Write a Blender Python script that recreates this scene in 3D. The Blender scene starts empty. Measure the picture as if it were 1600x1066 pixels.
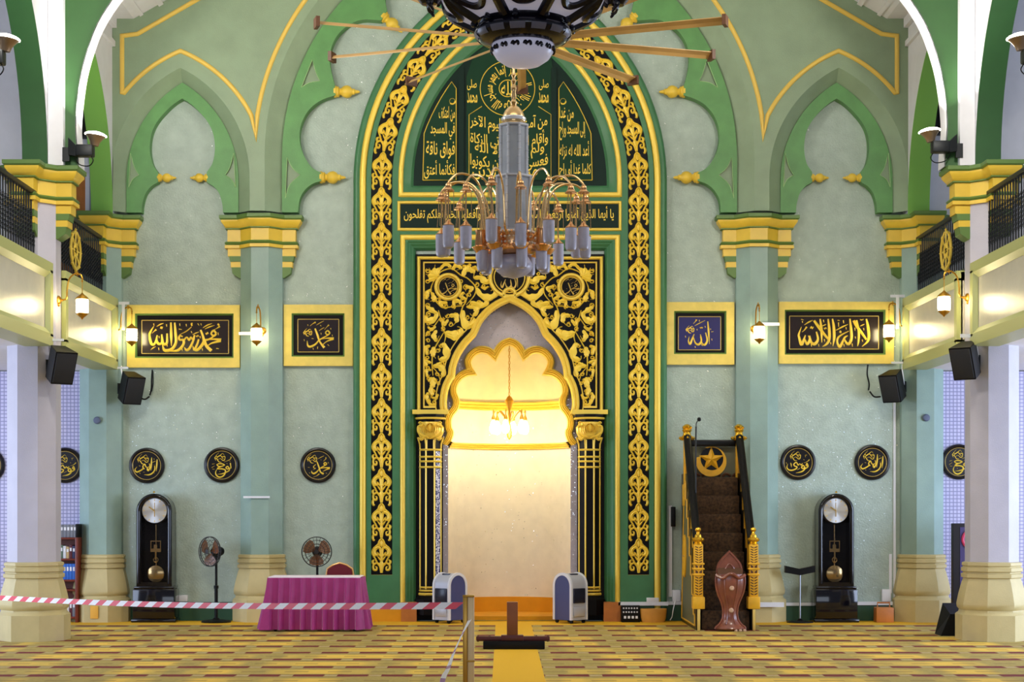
import bpy, bmesh, math, random, unicodedata
from mathutils import Vector, Matrix, geometry
from math import sin, cos, pi, sqrt, atan2, radians, floor
random.seed(7)
S = bpy.context.scene
C = S.collection

# ------------------------------------------------------------------ camera
F = 2700.0; CX = 785.0; CY = 795.0          # focal length and vanishing point, in pixels of the 1600 x 1066 frame
CAMX, CAMZ = -0.117, 1.70
WY = 26.2                                   # the prayer wall
cam = bpy.data.cameras.new('camera'); cam_o = bpy.data.objects.new('camera', cam); C.objects.link(cam_o)
cam.sensor_width = 36.0; cam.lens = 36.0 * F / 1600.0
cam.shift_x = (800.0 - CX) / 1600.0; cam.shift_y = (CY - 533.0) / 1600.0
cam.clip_end = 200
cam_o.location = (CAMX, 0, CAMZ); cam_o.rotation_euler = (pi / 2, 0, 0)
S.camera = cam_o

# ------------------------------------------------------------------ daylight, added hall fill, exposure
W = bpy.data.worlds.new('daylight'); S.world = W; W.use_nodes = True
bg = W.node_tree.nodes['Background']; bg.inputs[0].default_value = (0.74, 0.82, 1.0, 1); bg.inputs[1].default_value = 0.21
def lamp(name, kind, loc, target, energy, col, **kw):
    l = bpy.data.lights.new(name, kind); l.energy = energy; l.color = col
    for k, v in kw.items(): setattr(l, k, v)
    o = bpy.data.objects.new(name, l); C.objects.link(o); o.location = loc
    d = Vector(target) - Vector(loc); o.rotation_euler = d.to_track_quat('-Z', 'Y').to_euler()
    return o
lamp('hall_fill', 'AREA', (0, 12.0, 10.9), (0, 26, 3.2), 330, (1.0, 0.93, 0.78), shape='RECTANGLE', size=9, size_y=4)  # added unseen fill that brightens the prayer wall, not one of the hall's lamps
lamp('column_light_left', 'AREA', (-5.1, 17.6, 7.9), (1.5, 26, 3.4), 250, (1.0, 0.95, 0.84), shape='DISK', size=.9)
lamp('column_light_right', 'AREA', (5.1, 17.6, 7.9), (-1.5, 26, 3.4), 250, (1.0, 0.95, 0.84), shape='DISK', size=.9)
lamp('aisle_daylight_left', 'AREA', (-12.5, 20.5, 2.1), (-5, 24, 1.9), 800, (0.62, 0.74, 1.0), shape='RECTANGLE', size=9, size_y=3.4)
lamp('aisle_daylight_right', 'AREA', (12.5, 20.5, 2.1), (5, 24, 1.9), 1150, (0.62, 0.74, 1.0), shape='RECTANGLE', size=9, size_y=3.4)
lamp('entrance_daylight', 'AREA', (0, -6.5, 3.0), (0, 26, 3.0), 430, (0.74, 0.84, 1.0), shape='RECTANGLE', size=12, size_y=4)
S.view_settings.view_transform = 'Standard'; S.view_settings.look = 'None'
S.view_settings.gamma = 1.0; S.view_settings.use_curve_mapping = False
S.view_settings.exposure = -0.17

# ------------------------------------------------------------------ helpers
def lin(c):
    c /= 255.0
    return c / 12.92 if c <= .04045 else ((c + .055) / 1.055) ** 2.4
def L3(col): return (lin(col[0]), lin(col[1]), lin(col[2]), 1)
M = {}
def mat(name, col, rough=.5, metal=0, var=0, vs=5, bump=0, bs=60, emit=0, ecol=None, coat=0, spec=.5, spark=None, trans=0, alpha=1):
    m = bpy.data.materials.new(name); m.use_nodes = True; nt = m.node_tree; N = nt.nodes; K = nt.links
    p = N['Principled BSDF']; p.inputs['Base Color'].default_value = L3(col)
    p.inputs['Roughness'].default_value = rough; p.inputs['Metallic'].default_value = metal
    p.inputs['Coat Weight'].default_value = coat; p.inputs['Transmission Weight'].default_value = trans
    p.inputs['Alpha'].default_value = alpha; p.inputs['Specular IOR Level'].default_value = spec
    tc = N.new('ShaderNodeTexCoord')
    if var:
        n = N.new('ShaderNodeTexNoise'); n.inputs['Scale'].default_value = vs; n.inputs['Detail'].default_value = 6
        K.new(tc.outputs['Object'], n.inputs['Vector'])
        r = N.new('ShaderNodeValToRGB'); r.color_ramp.elements[0].position = .3; r.color_ramp.elements[1].position = .7
        r.color_ramp.elements[0].color = [v * (1 - var) for v in L3(col)[:3]] + [1]
        r.color_ramp.elements[1].color = [min(1, v * (1 + var)) for v in L3(col)[:3]] + [1]
        K.new(n.outputs['Fac'], r.inputs['Fac']); K.new(r.outputs['Color'], p.inputs['Base Color'])
    if bump:
        b = N.new('ShaderNodeTexNoise'); b.inputs['Scale'].default_value = bs; b.inputs['Detail'].default_value = 4
        K.new(tc.outputs['Object'], b.inputs['Vector'])
        bb = N.new('ShaderNodeBump'); bb.inputs['Strength'].default_value = bump; bb.inputs['Distance'].default_value = .02
        K.new(b.outputs['Fac'], bb.inputs['Height']); K.new(bb.outputs['Normal'], p.inputs['Normal'])
    if spark:      # tiny mirror flecks set in the plaster: (scale, share)
        v = N.new('ShaderNodeTexVoronoi'); v.inputs['Scale'].default_value = spark[0]
        K.new(tc.outputs['Object'], v.inputs['Vector'])
        s = N.new('ShaderNodeSeparateColor'); K.new(v.outputs['Color'], s.inputs[0])
        g = N.new('ShaderNodeMath'); g.operation = 'LESS_THAN'; g.inputs[1].default_value = spark[1]
        K.new(s.outputs[0], g.inputs[0])
        K.new(g.outputs[0], p.inputs['Metallic'])
        mr = N.new('ShaderNodeMapRange'); mr.inputs[3].default_value = rough; mr.inputs[4].default_value = .15
        K.new(g.outputs[0], mr.inputs[0]); K.new(mr.outputs[0], p.inputs['Roughness'])
        src = p.inputs['Base Color'].links
        mx = N.new('ShaderNodeMix'); mx.data_type = 'RGBA'; mx.inputs[7].default_value = (.95, .95, .95, 1)
        K.new(g.outputs[0], mx.inputs[0])
        if src: K.new(src[0].from_socket, mx.inputs[6])
        else: mx.inputs[6].default_value = L3(col)
        K.new(mx.outputs[2], p.inputs['Base Color'])
    if emit:
        p.inputs['Emission Color'].default_value = L3(ecol or col); p.inputs['Emission Strength'].default_value = emit
    M[name] = m
    return m

OFF = {}
def tag(o, label=None, cat=None, group=None, kind=None):
    if label: o['label'] = label
    if cat: o['category'] = cat
    if group: o['group'] = group
    if kind: o['kind'] = kind
    return o
def thing(name, label, cat, loc=(0, 0, 0), group=None, kind=None):
    o = bpy.data.objects.new(name, None); C.objects.link(o); o.location = loc; o.empty_display_size = .1
    OFF[o.name] = Vector(loc); return tag(o, label, cat, group, kind)
def obj(name, bm, m, parent=None, smooth=True, label=None, cat=None, group=None, kind=None):
    """link the world-space bmesh as ONE mesh object (moved into the frame of its parent)"""
    bmesh.ops.remove_doubles(bm, verts=bm.verts, dist=1e-5)
    bmesh.ops.recalc_face_normals(bm, faces=bm.faces)
    me = bpy.data.meshes.new(name); bm.to_mesh(me); bm.free()
    for mm in (m if isinstance(m, (list, tuple)) else [m]): me.materials.append(mm if not isinstance(mm, str) else M[mm])
    if smooth:
        me.shade_smooth(); me.set_sharp_from_angle(angle=radians(38))
    o = bpy.data.objects.new(name, me); C.objects.link(o)
    if parent:
        off = OFF[parent.name]; o.parent = parent
    elif kind == 'structure':
        off = Vector((0, 0, 0))
    else:
        xs = [v.co for v in me.vertices]
        lo = Vector([min(v[i] for v in xs) for i in range(3)]); hi = Vector([max(v[i] for v in xs) for i in range(3)])
        off = Vector(((lo.x + hi.x) / 2, (lo.y + hi.y) / 2, lo.z)); o.location = off
    me.transform(Matrix.Translation(-off)); OFF[o.name] = off
    return tag(o, label, cat, group, kind)
def dup(root, loc, rotz=0, label=None, group=None, sx=1):
    r = root.copy(); C.objects.link(r); r.location = loc; r.rotation_euler = (0, 0, rotz)
    if label: r['label'] = label
    if group: r['group'] = group
    for ch in list(root.children):
        c = ch.copy(); C.objects.link(c); c.parent = r
        for g in list(ch.children):
            d = g.copy(); C.objects.link(d); d.parent = c
    return r

def wx(px, Y=WY): return (px - CX) / F * Y + CAMX
def wz(py, Y=WY): return CAMZ + (CY - py) / F * Y
def Q(pts, Y=WY): return [(wx(x, Y), wz(y, Y)) for x, y in pts]
PX = WY / F                                 # metres to one pixel on the prayer wall
def nb(): return bmesh.new()
def quad(bm, a, b, c, d):
    return bm.faces.new([bm.verts.new(p) for p in (a, b, c, d)])
def box(bm, x0, x1, y0, y1, z0, z1, rot=None, piv=None):
    vs = [bm.verts.new((x, y, z)) for x in (x0, x1) for y in (y0, y1) for z in (z0, z1)]
    for f in ((0, 1, 3, 2), (4, 6, 7, 5), (0, 4, 5, 1), (2, 3, 7, 6), (0, 2, 6, 4), (1, 5, 7, 3)):
        bm.faces.new([vs[i] for i in f])
    if rot is not None:
        p = Vector(piv) if piv else Vector(((x0 + x1) / 2, (y0 + y1) / 2, (z0 + z1) / 2))
        for v in vs: v.co = p + rot @ (v.co - p)
    return vs
def rbox(bm, x0, x1, y0, y1, z0, z1, r=.01, seg=2):
    """box with rounded edges"""
    t = nb(); box(t, x0, x1, y0, y1, z0, z1)
    bmesh.ops.bevel(t, geom=t.edges[:], offset=r, segments=seg, profile=.5, affect='EDGES')
    merge(bm, t)
def merge(bm, t):
    me = bpy.data.meshes.new('t'); t.to_mesh(me); t.free(); bm.from_mesh(me); bpy.data.meshes.remove(me)
def loft(bm, rows, closed=True, cap=False):
    vr = [[bm.verts.new(p) for p in r] for r in rows]
    n = len(rows[0])
    for a, b in zip(vr, vr[1:]):
        for i in range(n if closed else n - 1):
            j = (i + 1) % n
            try: bm.faces.new((a[i], a[j], b[j], b[i]))
            except ValueError: pass
    if cap:
        for r in (vr[0], vr[-1]):
            try: bm.faces.new(r)
            except ValueError: pass
    return vr
def prism(bm, loops, y0, y1, mp=None):
    """flat outline(s) with holes, (u, v) in the wall plane, given thickness from y0 to y1"""
    mp = mp or (lambda u, v, w: (u, w, v))
    tri = geometry.tessellate_polygon([[Vector((u, v, 0)) for u, v in l] for l in loops])
    flat = [p for l in loops for p in l]
    A = [bm.verts.new(mp(u, v, y0)) for u, v in flat]; B = [bm.verts.new(mp(u, v, y1)) for u, v in flat]
    for t in tri:
        try: bm.faces.new([A[i] for i in t]); bm.faces.new([B[i] for i in reversed(t)])
        except ValueError: pass
    k = 0
    for l in loops:
        n = len(l)
        for i in range(n):
            j = (i + 1) % n
            try: bm.faces.new((A[k + i], A[k + j], B[k + j], B[k + i]))
            except ValueError: pass
        k += n
def lathe(bm, prof, c=(0, 0, 0), seg=24, axis='Z', a0=0, a1=2 * pi, phase=0):
    rows = []
    full = abs(a1 - a0 - 2 * pi) < 1e-6
    for r, h in prof:
        row = []
        for i in range(seg if full else seg + 1):
            a = a0 + (a1 - a0) * i / seg + phase
            x, y = max(r, 1e-4) * cos(a), max(r, 1e-4) * sin(a)
            p = {'Z': (x, y, h), 'X': (h, x, y), 'Y': (x, h, y)}[axis]
            row.append((c[0] + p[0], c[1] + p[1], c[2] + p[2]))
        rows.append(row)
    loft(bm, rows, closed=full, cap=full)
def octa(bm, cx, cy, prof, ymax=None, cap=True):
    """octagon of given apothem at each height"""
    rows = []
    for r, z in prof:
        R_ = r / cos(pi / 8)
        row = []
        for k in range(8):
            a = pi / 8 + k * pi / 4
            y = cy + R_ * sin(a)
            row.append((cx + R_ * cos(a), y if ymax is None else min(y, ymax), z))
        rows.append(row)
    loft(bm, rows, True, cap)
def cr(pts, n=6):
    """smooth curve through points (any dimension)"""
    if len(pts) < 3: n0 = 2; return [tuple(a + (b - a) * t / n0 for a, b in zip(pts[0], pts[1])) for t in range(n0 + 1)]
    P = [tuple(2 * a - b for a, b in zip(pts[0], pts[1]))] + list(pts) + [tuple(2 * a - b for a, b in zip(pts[-1], pts[-2]))]
    out = []
    for i in range(1, len(P) - 2):
        for k in range(n):
            t = k / n
            out.append(tuple(.5 * (2 * b + (c - a) * t + (2 * a - 5 * b + 4 * c - d) * t * t + (3 * b - a - 3 * c + d) * t ** 3)
                             for a, b, c, d in zip(P[i - 1], P[i], P[i + 1], P[i + 2])))
    out.append(tuple(pts[-1]))
    return out
def tube(bm, pts, r, seg=8, smooth=True, n=5, cap=True):
    pts = [Vector(p) for p in (cr(pts, n) if smooth and len(pts) > 2 else pts)]
    rows = []; up = Vector((0, 0, 1)); prev = None
    for i, p in enumerate(pts):
        d = (pts[min(i + 1, len(pts) - 1)] - pts[max(i - 1, 0)]).normalized()
        if prev is None:
            u = d.cross(up)
            if u.length < 1e-3: u = d.cross(Vector((1, 0, 0)))
        else: u = prev - d * prev.dot(d)
        u.normalize(); prev = u; v = d.cross(u)
        rr = r[i * (len(r) - 1) // max(1, len(pts) - 1)] if isinstance(r, (list, tuple)) else r
        rows.append([tuple(p + (u * cos(a) + v * sin(a)) * rr) for a in (2 * pi * k / seg for k in range(seg))])
    loft(bm, rows, True, cap)
def sweep(bm, path, prof, closed=False):
    """moulding: path in the wall plane (x, z), profile = (offset to the left of travel, depth y)"""
    n = len(path); rows = []
    for i in range(n):
        p = Vector(path[i])
        a = Vector(path[i - 1]) if (i or closed) else None
        b = Vector(path[(i + 1) % n]) if (i < n - 1 or closed) else None
        d1 = (p - a).normalized() if a is not None and (p - a).length > 1e-9 else None
        d2 = (b - p).normalized() if b is not None and (b - p).length > 1e-9 else None
        d1 = d1 or d2; d2 = d2 or d1
        n1 = Vector((-d1.y, d1.x)); n2 = Vector((-d2.y, d2.x))
        m = (n1 + n2)
        m = m.normalized() if m.length > 1e-6 else n1
        k = 1 / max(.35, m.dot(n1))
        rows.append([(p.x + m.x * o * k, y, p.y + m.y * o * k) for o, y in prof])
    if closed: rows.append(rows[0])
    loft(bm, rows, closed=False)
def bead(o0, o1, y, h, n=5):
    """half-round profile between two offsets, bulging h towards the room"""
    return [(o0 + (o1 - o0) * (1 - cos(pi * k / n)) / 2, y - h * sin(pi * k / n)) for k in range(n + 1)]
def stroke(bm, pts, w, Y, h=.008, tr=None, sc=PX, n=5, smooth=True):
    """raised pen stroke on the wall plane; pts in pixels (after tr), widths in pixels"""
    k = len(pts)
    ws = list(w) if isinstance(w, (list, tuple)) else [w] * k
    if len(ws) != k: ws = [ws[0] + (ws[-1] - ws[0]) * i / (k - 1) for i in range(k)] if len(ws) == 2 else [ws[min(int(i * len(ws) / k), len(ws) - 1)] for i in range(k)]
    P = [(x, y, a) for (x, y), a in zip(pts, ws)]
    P = cr(P, n) if smooth and k > 2 else P
    rows = []
    if tr: P2 = [tr(x, y) for x, y, a in P]
    else: P2 = [(x, y) for x, y, a in P]
    for i, (x, y) in enumerate(P2):
        a = P2[max(i - 1, 0)]; b = P2[min(i + 1, len(P2) - 1)]
        dx, dy = b[0] - a[0], b[1] - a[1]; l = sqrt(dx * dx + dy * dy) or 1
        nx, ny = -dy / l, dx / l; hw = max(P[i][2], .05) / 2
        q = [(wx(x + nx * hw * s), wz(y + ny * hw * s)) for s in (-1, 0, 1)]
        rows.append([(q[0][0], Y, q[0][1]), (q[1][0], Y - h, q[1][1]), (q[2][0], Y, q[2][1])])
    loft(bm, rows, closed=False)
def arcp(cx, cy, r, a0, a1, n=16):
    return [(cx + r * cos(a0 + (a1 - a0) * i / n), cy - r * sin(a0 + (a1 - a0) * i / n)) for i in range(n + 1)]
def parch(xc, half, R_, spring, base=None, n=18):
    """pointed arch in pixels, left base over the top to right base"""
    cl = xc - half + R_; th = math.acos((cl - xc) / R_)
    left = [(cl - R_ * cos(th * i / n), spring - R_ * sin(th * i / n)) for i in range(n + 1)]
    right = [(2 * xc - x, y) for x, y in reversed(left[:-1])]
    p = left + right
    if base is not None: p = [(xc - half, base)] + p + [(xc + half, base)]
    return p
def rect(x0, y0, x1, y1): return [(x0, y1), (x1, y1), (x1, y0), (x0, y0)]
def mirror(pts, xc): return [(2 * xc - x, y) for x, y in pts]

# ---- Arabic lettering: joins the letters of a phrase and lays them right to left
_F = {}
for cp in list(range(0xFE80, 0xFEFD)):
    d = unicodedata.decomposition(chr(cp)).split()
    if d and d[0][0] == '<' and d[0] in ('<isolated>', '<final>', '<initial>', '<medial>'):
        _F.setdefault(''.join(chr(int(h, 16)) for h in d[1:]), {})[{'<isolated>': 's', '<final>': 'f', '<initial>': 'I', '<medial>': 'm'}[d[0]]] = chr(cp)
def shape_ar(s):
    t = []; i = 0
    while i < len(s):
        if s[i:i + 2] in _F and s[i] == '\u0644': t.append(s[i:i + 2]); i += 2
        else: t.append(s[i]); i += 1
    out = []
    for k, g in enumerate(t):
        f = _F.get(g)
        if not f: out.append(g); continue
        pv = _F.get(t[k - 1]) if k else None; nx = _F.get(t[k + 1]) if k + 1 < len(t) else None
        jp = bool(pv and 'm' in pv) and 'f' in f
        jn = bool('m' in f and nx and 'f' in nx)
        out.append(f['m'] if jp and jn else f['f'] if jp else f['I'] if jn else f.get('s', g))
    return ''.join(reversed(out))
def text_geo(s):
    cu = bpy.data.curves.new('lettering', 'FONT'); cu.body = shape_ar(s); cu.resolution_u = 2; cu.offset = .010
    o = bpy.data.objects.new('lettering', cu); C.objects.link(o)
    bpy.context.view_layer.update()
    me = bpy.data.meshes.new_from_object(o.evaluated_get(bpy.context.evaluated_depsgraph_get()))
    V = [(v.co.x, v.co.y) for v in me.vertices]; Fc = [tuple(p.vertices) for p in me.polygons]
    bpy.data.objects.remove(o); bpy.data.curves.remove(cu); bpy.data.meshes.remove(me)
    x0 = min(v[0] for v in V); x1 = max(v[0] for v in V); y0 = min(v[1] for v in V); y1 = max(v[1] for v in V)
    return [((x - x0) / (x1 - x0), (y - y0) / (y1 - y0)) for x, y in V], Fc
def write(bm, s, fn, Y):
    """fn maps unit text coordinates (0..1 right-reading, 0..1 up) to pixels"""
    V, Fc = text_geo(s)
    vs = []
    for u, v in V:
        x, y = fn(u, v); vs.append(bm.verts.new((wx(x), Y, wz(y))))
    for f in Fc:
        try: bm.faces.new([vs[i] for i in f])
        except ValueError: pass
def fit(x0, y0, x1, y1, bend=0):
    return lambda u, v: (x0 + (x1 - x0) * u, y1 + (y0 - y1) * v + bend * (1 - (2 * u - 1) ** 2))
# ------------------------------------------------------------------ materials
mat('wall_green', (164, 180, 168), .40, var=.11, vs=5, bump=.5, bs=38, spark=(210, .005))
mat('arch_pale', (134, 154, 124), .5, var=.07, vs=3, bump=.15)
mat('rib_green', (160, 196, 136), .5)
mat('arch_green', (90, 143, 80), .5, var=.12, vs=4, bump=.12)
mat('line_yellow', (226, 190, 84), .45)
mat('cap_yellow', (226, 190, 62), .42, var=.06)
mat('frame_yellow', (222, 198, 96), .5, var=.08, vs=9)
mat('cap_green', (92, 124, 58), .5)
mat('stone_base', (194, 178, 126), .5, var=.06, bump=.1)
mat('pilaster', (138, 163, 152), .4, var=.10, vs=3, bump=.15)
mat('shaft', (184, 180, 192), .5, var=.06, vs=3, bump=.12)
mat('white_wall', (226, 226, 232), .6, var=.03)
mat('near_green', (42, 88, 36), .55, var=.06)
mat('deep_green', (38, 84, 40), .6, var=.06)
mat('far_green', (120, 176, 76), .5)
mat('surround_green', (64, 117, 77), .36, spec=.35, var=.08, bump=.05, bs=20)
mat('gold', (240, 206, 82), .36, .2)
mat('gold_pale', (232, 200, 110), .35, .35)
mat('gold_bright', (238, 190, 60), .22, .85)
mat('gold_pen', (240, 204, 66), .42, .15)
mat('black_lacquer', (13, 11, 14), .45, spec=.12)
mat('black', (8, 8, 10), .45, spec=.2)
mat('board_dark', (34, 24, 26), .2, spec=.4)
mat('board_blue', (50, 48, 100), .2, spec=.4)
mat('lunette_green', (10, 52, 30), .5, spec=.2)
mat('lunette_dark', (6, 34, 26), .5, spec=.2)
mat('niche_stone', (186, 176, 182), .5, var=.08, vs=9, spark=(100, .03))
mat('niche_cream', (222, 214, 196), .55, var=.05, vs=6, spark=(90, .003))
mat('niche_dome', (230, 218, 170), .5, var=.05)
mat('orange_carpet', (212, 144, 8), .85, var=.06)
mat('baseboard', (32, 74, 48), .5)
mat('white_plastic', (226, 228, 236), .4)
mat('parapet_cream', (208, 202, 184), .28, var=.05, bump=.12, bs=30)
mat('parapet_green', (172, 176, 112), .4)
mat('iron', (24, 28, 32), .5, .3)
mat('wood_orange', (182, 110, 44), .5, var=.15)
mat('brass', (214, 160, 60), .28, .9)

def carpet():
    m = bpy.data.materials.new('carpet'); m.use_nodes = True; nt = m.node_tree; N = nt.nodes; K = nt.links
    p = N['Principled BSDF']; p.inputs['Roughness'].default_value = .9
    tc = N.new('ShaderNodeTexCoord'); sx = N.new('ShaderNodeSeparateXYZ'); K.new(tc.outputs['Object'], sx.inputs[0])
    def ma(op, a, b=None, c=None):
        n = N.new('ShaderNodeMath'); n.operation = op
        for i, v in enumerate((a, b, c)):
            if v is None: continue
            if isinstance(v, (int, float)): n.inputs[i].default_value = v
            else: K.new(v, n.inputs[i])
        return n.outputs[0]
    def mix(f, a, b):
        n = N.new('ShaderNodeMix'); n.data_type = 'RGBA'; K.new(f, n.inputs[0])
        for i, v in ((6, a), (7, b)):
            if isinstance(v, tuple): n.inputs[i].default_value = L3(v)
            else: K.new(v, n.inputs[i])
        return n.outputs[2]
    X, Y = sx.outputs[0], sx.outputs[1]
    row = ma('DIVIDE', ma('SUBTRACT', Y, 17.45), .93); fr = ma('FRACT', row); ri = ma('FLOOR', row)
    odd = ma('MODULO', ma('ABSOLUTE', ri), 2.0)
    # broad golden lozenges against olive
    cv = N.new('ShaderNodeCombineXYZ'); K.new(ma('MULTIPLY', X, .8), cv.inputs[0]); K.new(ma('MULTIPLY', ri, .12), cv.inputs[1])
    nz = N.new('ShaderNodeTexNoise'); nz.inputs['Scale'].default_value = 1.5; nz.inputs['Detail'].default_value = 2; K.new(cv.outputs[0], nz.inputs['Vector'])
    st = ma('SMOOTH_MIN', ma('MULTIPLY', ma('MAXIMUM', ma('SUBTRACT', nz.outputs['Fac'], .45), 0.0), 9.0), 1.0, .1)
    inb = ma('MULTIPLY', ma('GREATER_THAN', fr, .34), ma('LESS_THAN', fr, .84))
    fine = N.new('ShaderNodeTexNoise'); fine.inputs['Scale'].default_value = 24; K.new(tc.outputs['Object'], fine.inputs['Vector'])
    base = mix(fine.outputs['Fac'], (136, 122, 52), (188, 164, 82))
    c = mix(ma('MULTIPLY', ma('MULTIPLY', st, inb), .85), base, (232, 190, 66))
    wob = N.new('ShaderNodeTexNoise'); wob.inputs['Scale'].default_value = 5.0; K.new(tc.outputs['Object'], wob.inputs['Vector'])
    wv = ma('MULTIPLY', ma('SUBTRACT', wob.outputs['Fac'], .5), .10)
    # small brown motifs inside each row, and the dark red dashes that part the rows
    u = ma('FRACT', ma('ADD', ma('DIVIDE', X, .45), .3))
    mot = ma('MULTIPLY', ma('LESS_THAN', u, .55), ma('LESS_THAN', ma('ABSOLUTE', ma('SUBTRACT', fr, ma('ADD', .60, wv))), .07))
    c = mix(ma('MULTIPLY', mot, .35), c, (110, 74, 26))
    d = ma('FRACT', ma('DIVIDE', X, .45))
    band = ma('LESS_THAN', ma('ABSOLUTE', ma('SUBTRACT', fr, ma('ADD', .16, wv))), .125)
    pale = ma('LESS_THAN', ma('ABSOLUTE', ma('SUBTRACT', fr, ma('ADD', .16, wv))), .05)
    c = mix(ma('MULTIPLY', band, ma('ADD', .30, ma('MULTIPLY', ma('LESS_THAN', d, .70), .69))), c, (112, 10, 8))
    c = mix(ma('MULTIPLY', ma('MULTIPLY', pale, ma('GREATER_THAN', d, .72)), .75), c, (196, 176, 130))
    # plain yellow centre strip and the plain yellow edge along the prayer wall
    ctr = ma('LESS_THAN', ma('ABSOLUTE', ma('SUBTRACT', X, .045)), .262)
    edge = ma('GREATER_THAN', Y, 25.25)
    c = mix(ma('MAXIMUM', ctr, edge), c, (224, 172, 0))
    K.new(c, p.inputs['Base Color']); M['carpet'] = m
carpet()
def tiles():
    m = bpy.data.materials.new('aisle_tiles'); m.use_nodes = True; N = m.node_tree.nodes; K = m.node_tree.links
    p = N['Principled BSDF']; p.inputs['Roughness'].default_value = .3
    tc = N.new('ShaderNodeTexCoord'); mp = N.new('ShaderNodeMapping'); mp.inputs['Rotation'].default_value = (pi / 2, 0, 0)
    b = N.new('ShaderNodeTexBrick'); b.offset = 0; b.inputs['Scale'].default_value = 1; b.inputs['Brick Width'].default_value = .056
    b.inputs['Row Height'].default_value = .056; b.inputs['Mortar Size'].default_value = .007
    b.inputs['Color1'].default_value = L3((196, 192, 224)); b.inputs['Color2'].default_value = L3((204, 200, 228)); b.inputs['Mortar'].default_value = L3((140, 138, 178))
    K.new(tc.outputs['Object'], mp.inputs[0]); K.new(mp.outputs[0], b.inputs[0]); K.new(b.outputs[0], p.inputs['Base Color']); M['aisle_tiles'] = m
tiles()

# ------------------------------------------------------------------ the shell of the hall
AX = 5.96                                            # inner face of the side arcades
b = nb(); box(b, -11.5, 11.5, -8, 26.2, -.12, 0); obj('floor', b, 'carpet', kind='structure', smooth=False)
TOP = 12.6
b = nb()
n0, n1, nt_ = wx(655), wx(940), wz(408)
prism(b, [[(-AX, 0), (n0, 0), (n0, nt_), (n1, nt_), (n1, 0), (AX, 0), (AX, TOP), (-AX, TOP)]], WY, WY + .3)
obj('wall_back', b, 'wall_green', kind='structure', smooth=False)
for sd, nm in ((-1, 'left'), (1, 'right')):
    b = nb(); box(b, *sorted((sd * AX, sd * 11.5)), WY, WY + .3, 0, 3.78); obj('wall_aisle_' + nm, b, 'aisle_tiles', kind='structure', smooth=False)
    b = nb(); box(b, *sorted((sd * AX, sd * 11.5)), WY, WY + .3, 4.0, TOP); obj('wall_gallery_' + nm, b, 'white_wall', kind='structure', smooth=False)
    b = nb(); box(b, *sorted((sd * 6.02, sd * 11.5)), 14, WY, 3.80, 4.0); obj('floor_gallery_' + nm, b, 'white_wall', kind='structure', smooth=False)

# ceiling: flat cornice along the arcade, steps, then a slope up to the middle
b = nb()
for sd in (-1, 1):
    e = [(AX, 9.04), (5.64, 9.04), (0.3, 12.08), (0.3, 12.5), (AX, 12.5)]
    prism(b, [[(sd * x, z) for x, z in e]], 22.6, WY)
    for d0, d1, h in ((.10, .16, .02), (.42, .50, .03), (.80, .86, .02)):      # raised fillets along the slope
        g = [(5.64 - d * .869, 9.04 + d * .495) for d in (d0, d1)]
        prism(b, [[(sd * g[0][0], g[0][1]), (sd * (g[0][0] - h * .5), g[0][1] - h), (sd * (g[1][0] - h * .5), g[1][1] - h), (sd * g[1][0], g[1][1])]], 22.6, WY - .002)
    for z0, z1, t in ((8.62, 8.70, .05), (8.90, 9.04, .07)):
        box(b, *sorted((sd * AX, sd * (AX - t))), 22.6, WY - .33, z0, z1)
box(b, -.4, .4, 22.6, WY, 12.2, 12.5)
obj('ceiling', b, 'white_wall', kind='structure', smooth=False)
b = nb(); box(b, -11.5, 11.5, -8, 22.2, 11.2, 11.4); obj('ceiling_hall', b, 'white_wall', kind='structure', smooth=False)

# --- blind arcade on the prayer wall
AC = 796.0; SL = 288.0; SR = 2 * AC - SL
def small_open(xc): return parch(xc, 107, 190, 285, 335)
face = [(178 - 2, 335)] + small_open(SL) + parch(AC, 378, 390, 250, 335, 26) + small_open(SR) + [(1416, 335)]
F_Y = 25.88; G_Y = 26.04
o_loop = Q(face) ; o_loop[0] = (-AX, o_loop[0][1]); o_loop[-1] = (AX, o_loop[-1][1])
b = nb(); prism(b, [o_loop + [(AX, TOP), (-AX, TOP)]], F_Y, F_Y + .03)
for xc, hf, r0, sp, hb, rb in ((SL, 107, 190, 285, 87, 176), (SR, 107, 190, 285, 87, 176), (AC, 378, 390, 250, 353, 365)):
    n = 26 if hf > 200 else 18
    f = Q(parch(xc, hf, r0, sp, 335, n)); g = Q(parch(xc, hb, rb, sp, 335, n))
    loft(b, [[(x, F_Y, z) for x, z in f], [(x, G_Y + .02, z) for x, z in g]], closed=False)
obj('trim_1', b, 'arch_pale', kind='structure')

def trefoil(xc):
    h = [(-63, 335), (-62, 322), (-57, 305), (-48, 294), (-38, 288), (-38, 272), (-46, 260), (-50, 243), (-50, 225), (-46, 207), (-37, 191), (-23, 175), (-10, 164), (0, 158)]
    sm = [h[0]] + cr(h[0:5], 4)[1:] + cr(h[5:], 4)
    return [(xc + x, y) for x, y in sm] + [(xc - x, y) for x, y in reversed(sm[:-1])]
def band(outer, inner, holes):
    l = Q(outer); i = Q(inner)
    return [l + list(reversed(i))] + [Q(h) for h in holes]
b = nb()
for xc in (SL, SR):
    tri = cr([(-83, 296), (-77, 284), (-67, 277)], 3) + cr([(-67, 277), (-74, 265), (-80, 243)], 3)[1:]
    hl = [[(xc + x, y) for x, y in tri], [(xc - x, y) for x, y in reversed(tri)]]
    prism(b, band(parch(xc, 87, 176, 285, 335), trefoil(xc), hl), G_Y, WY)
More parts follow.
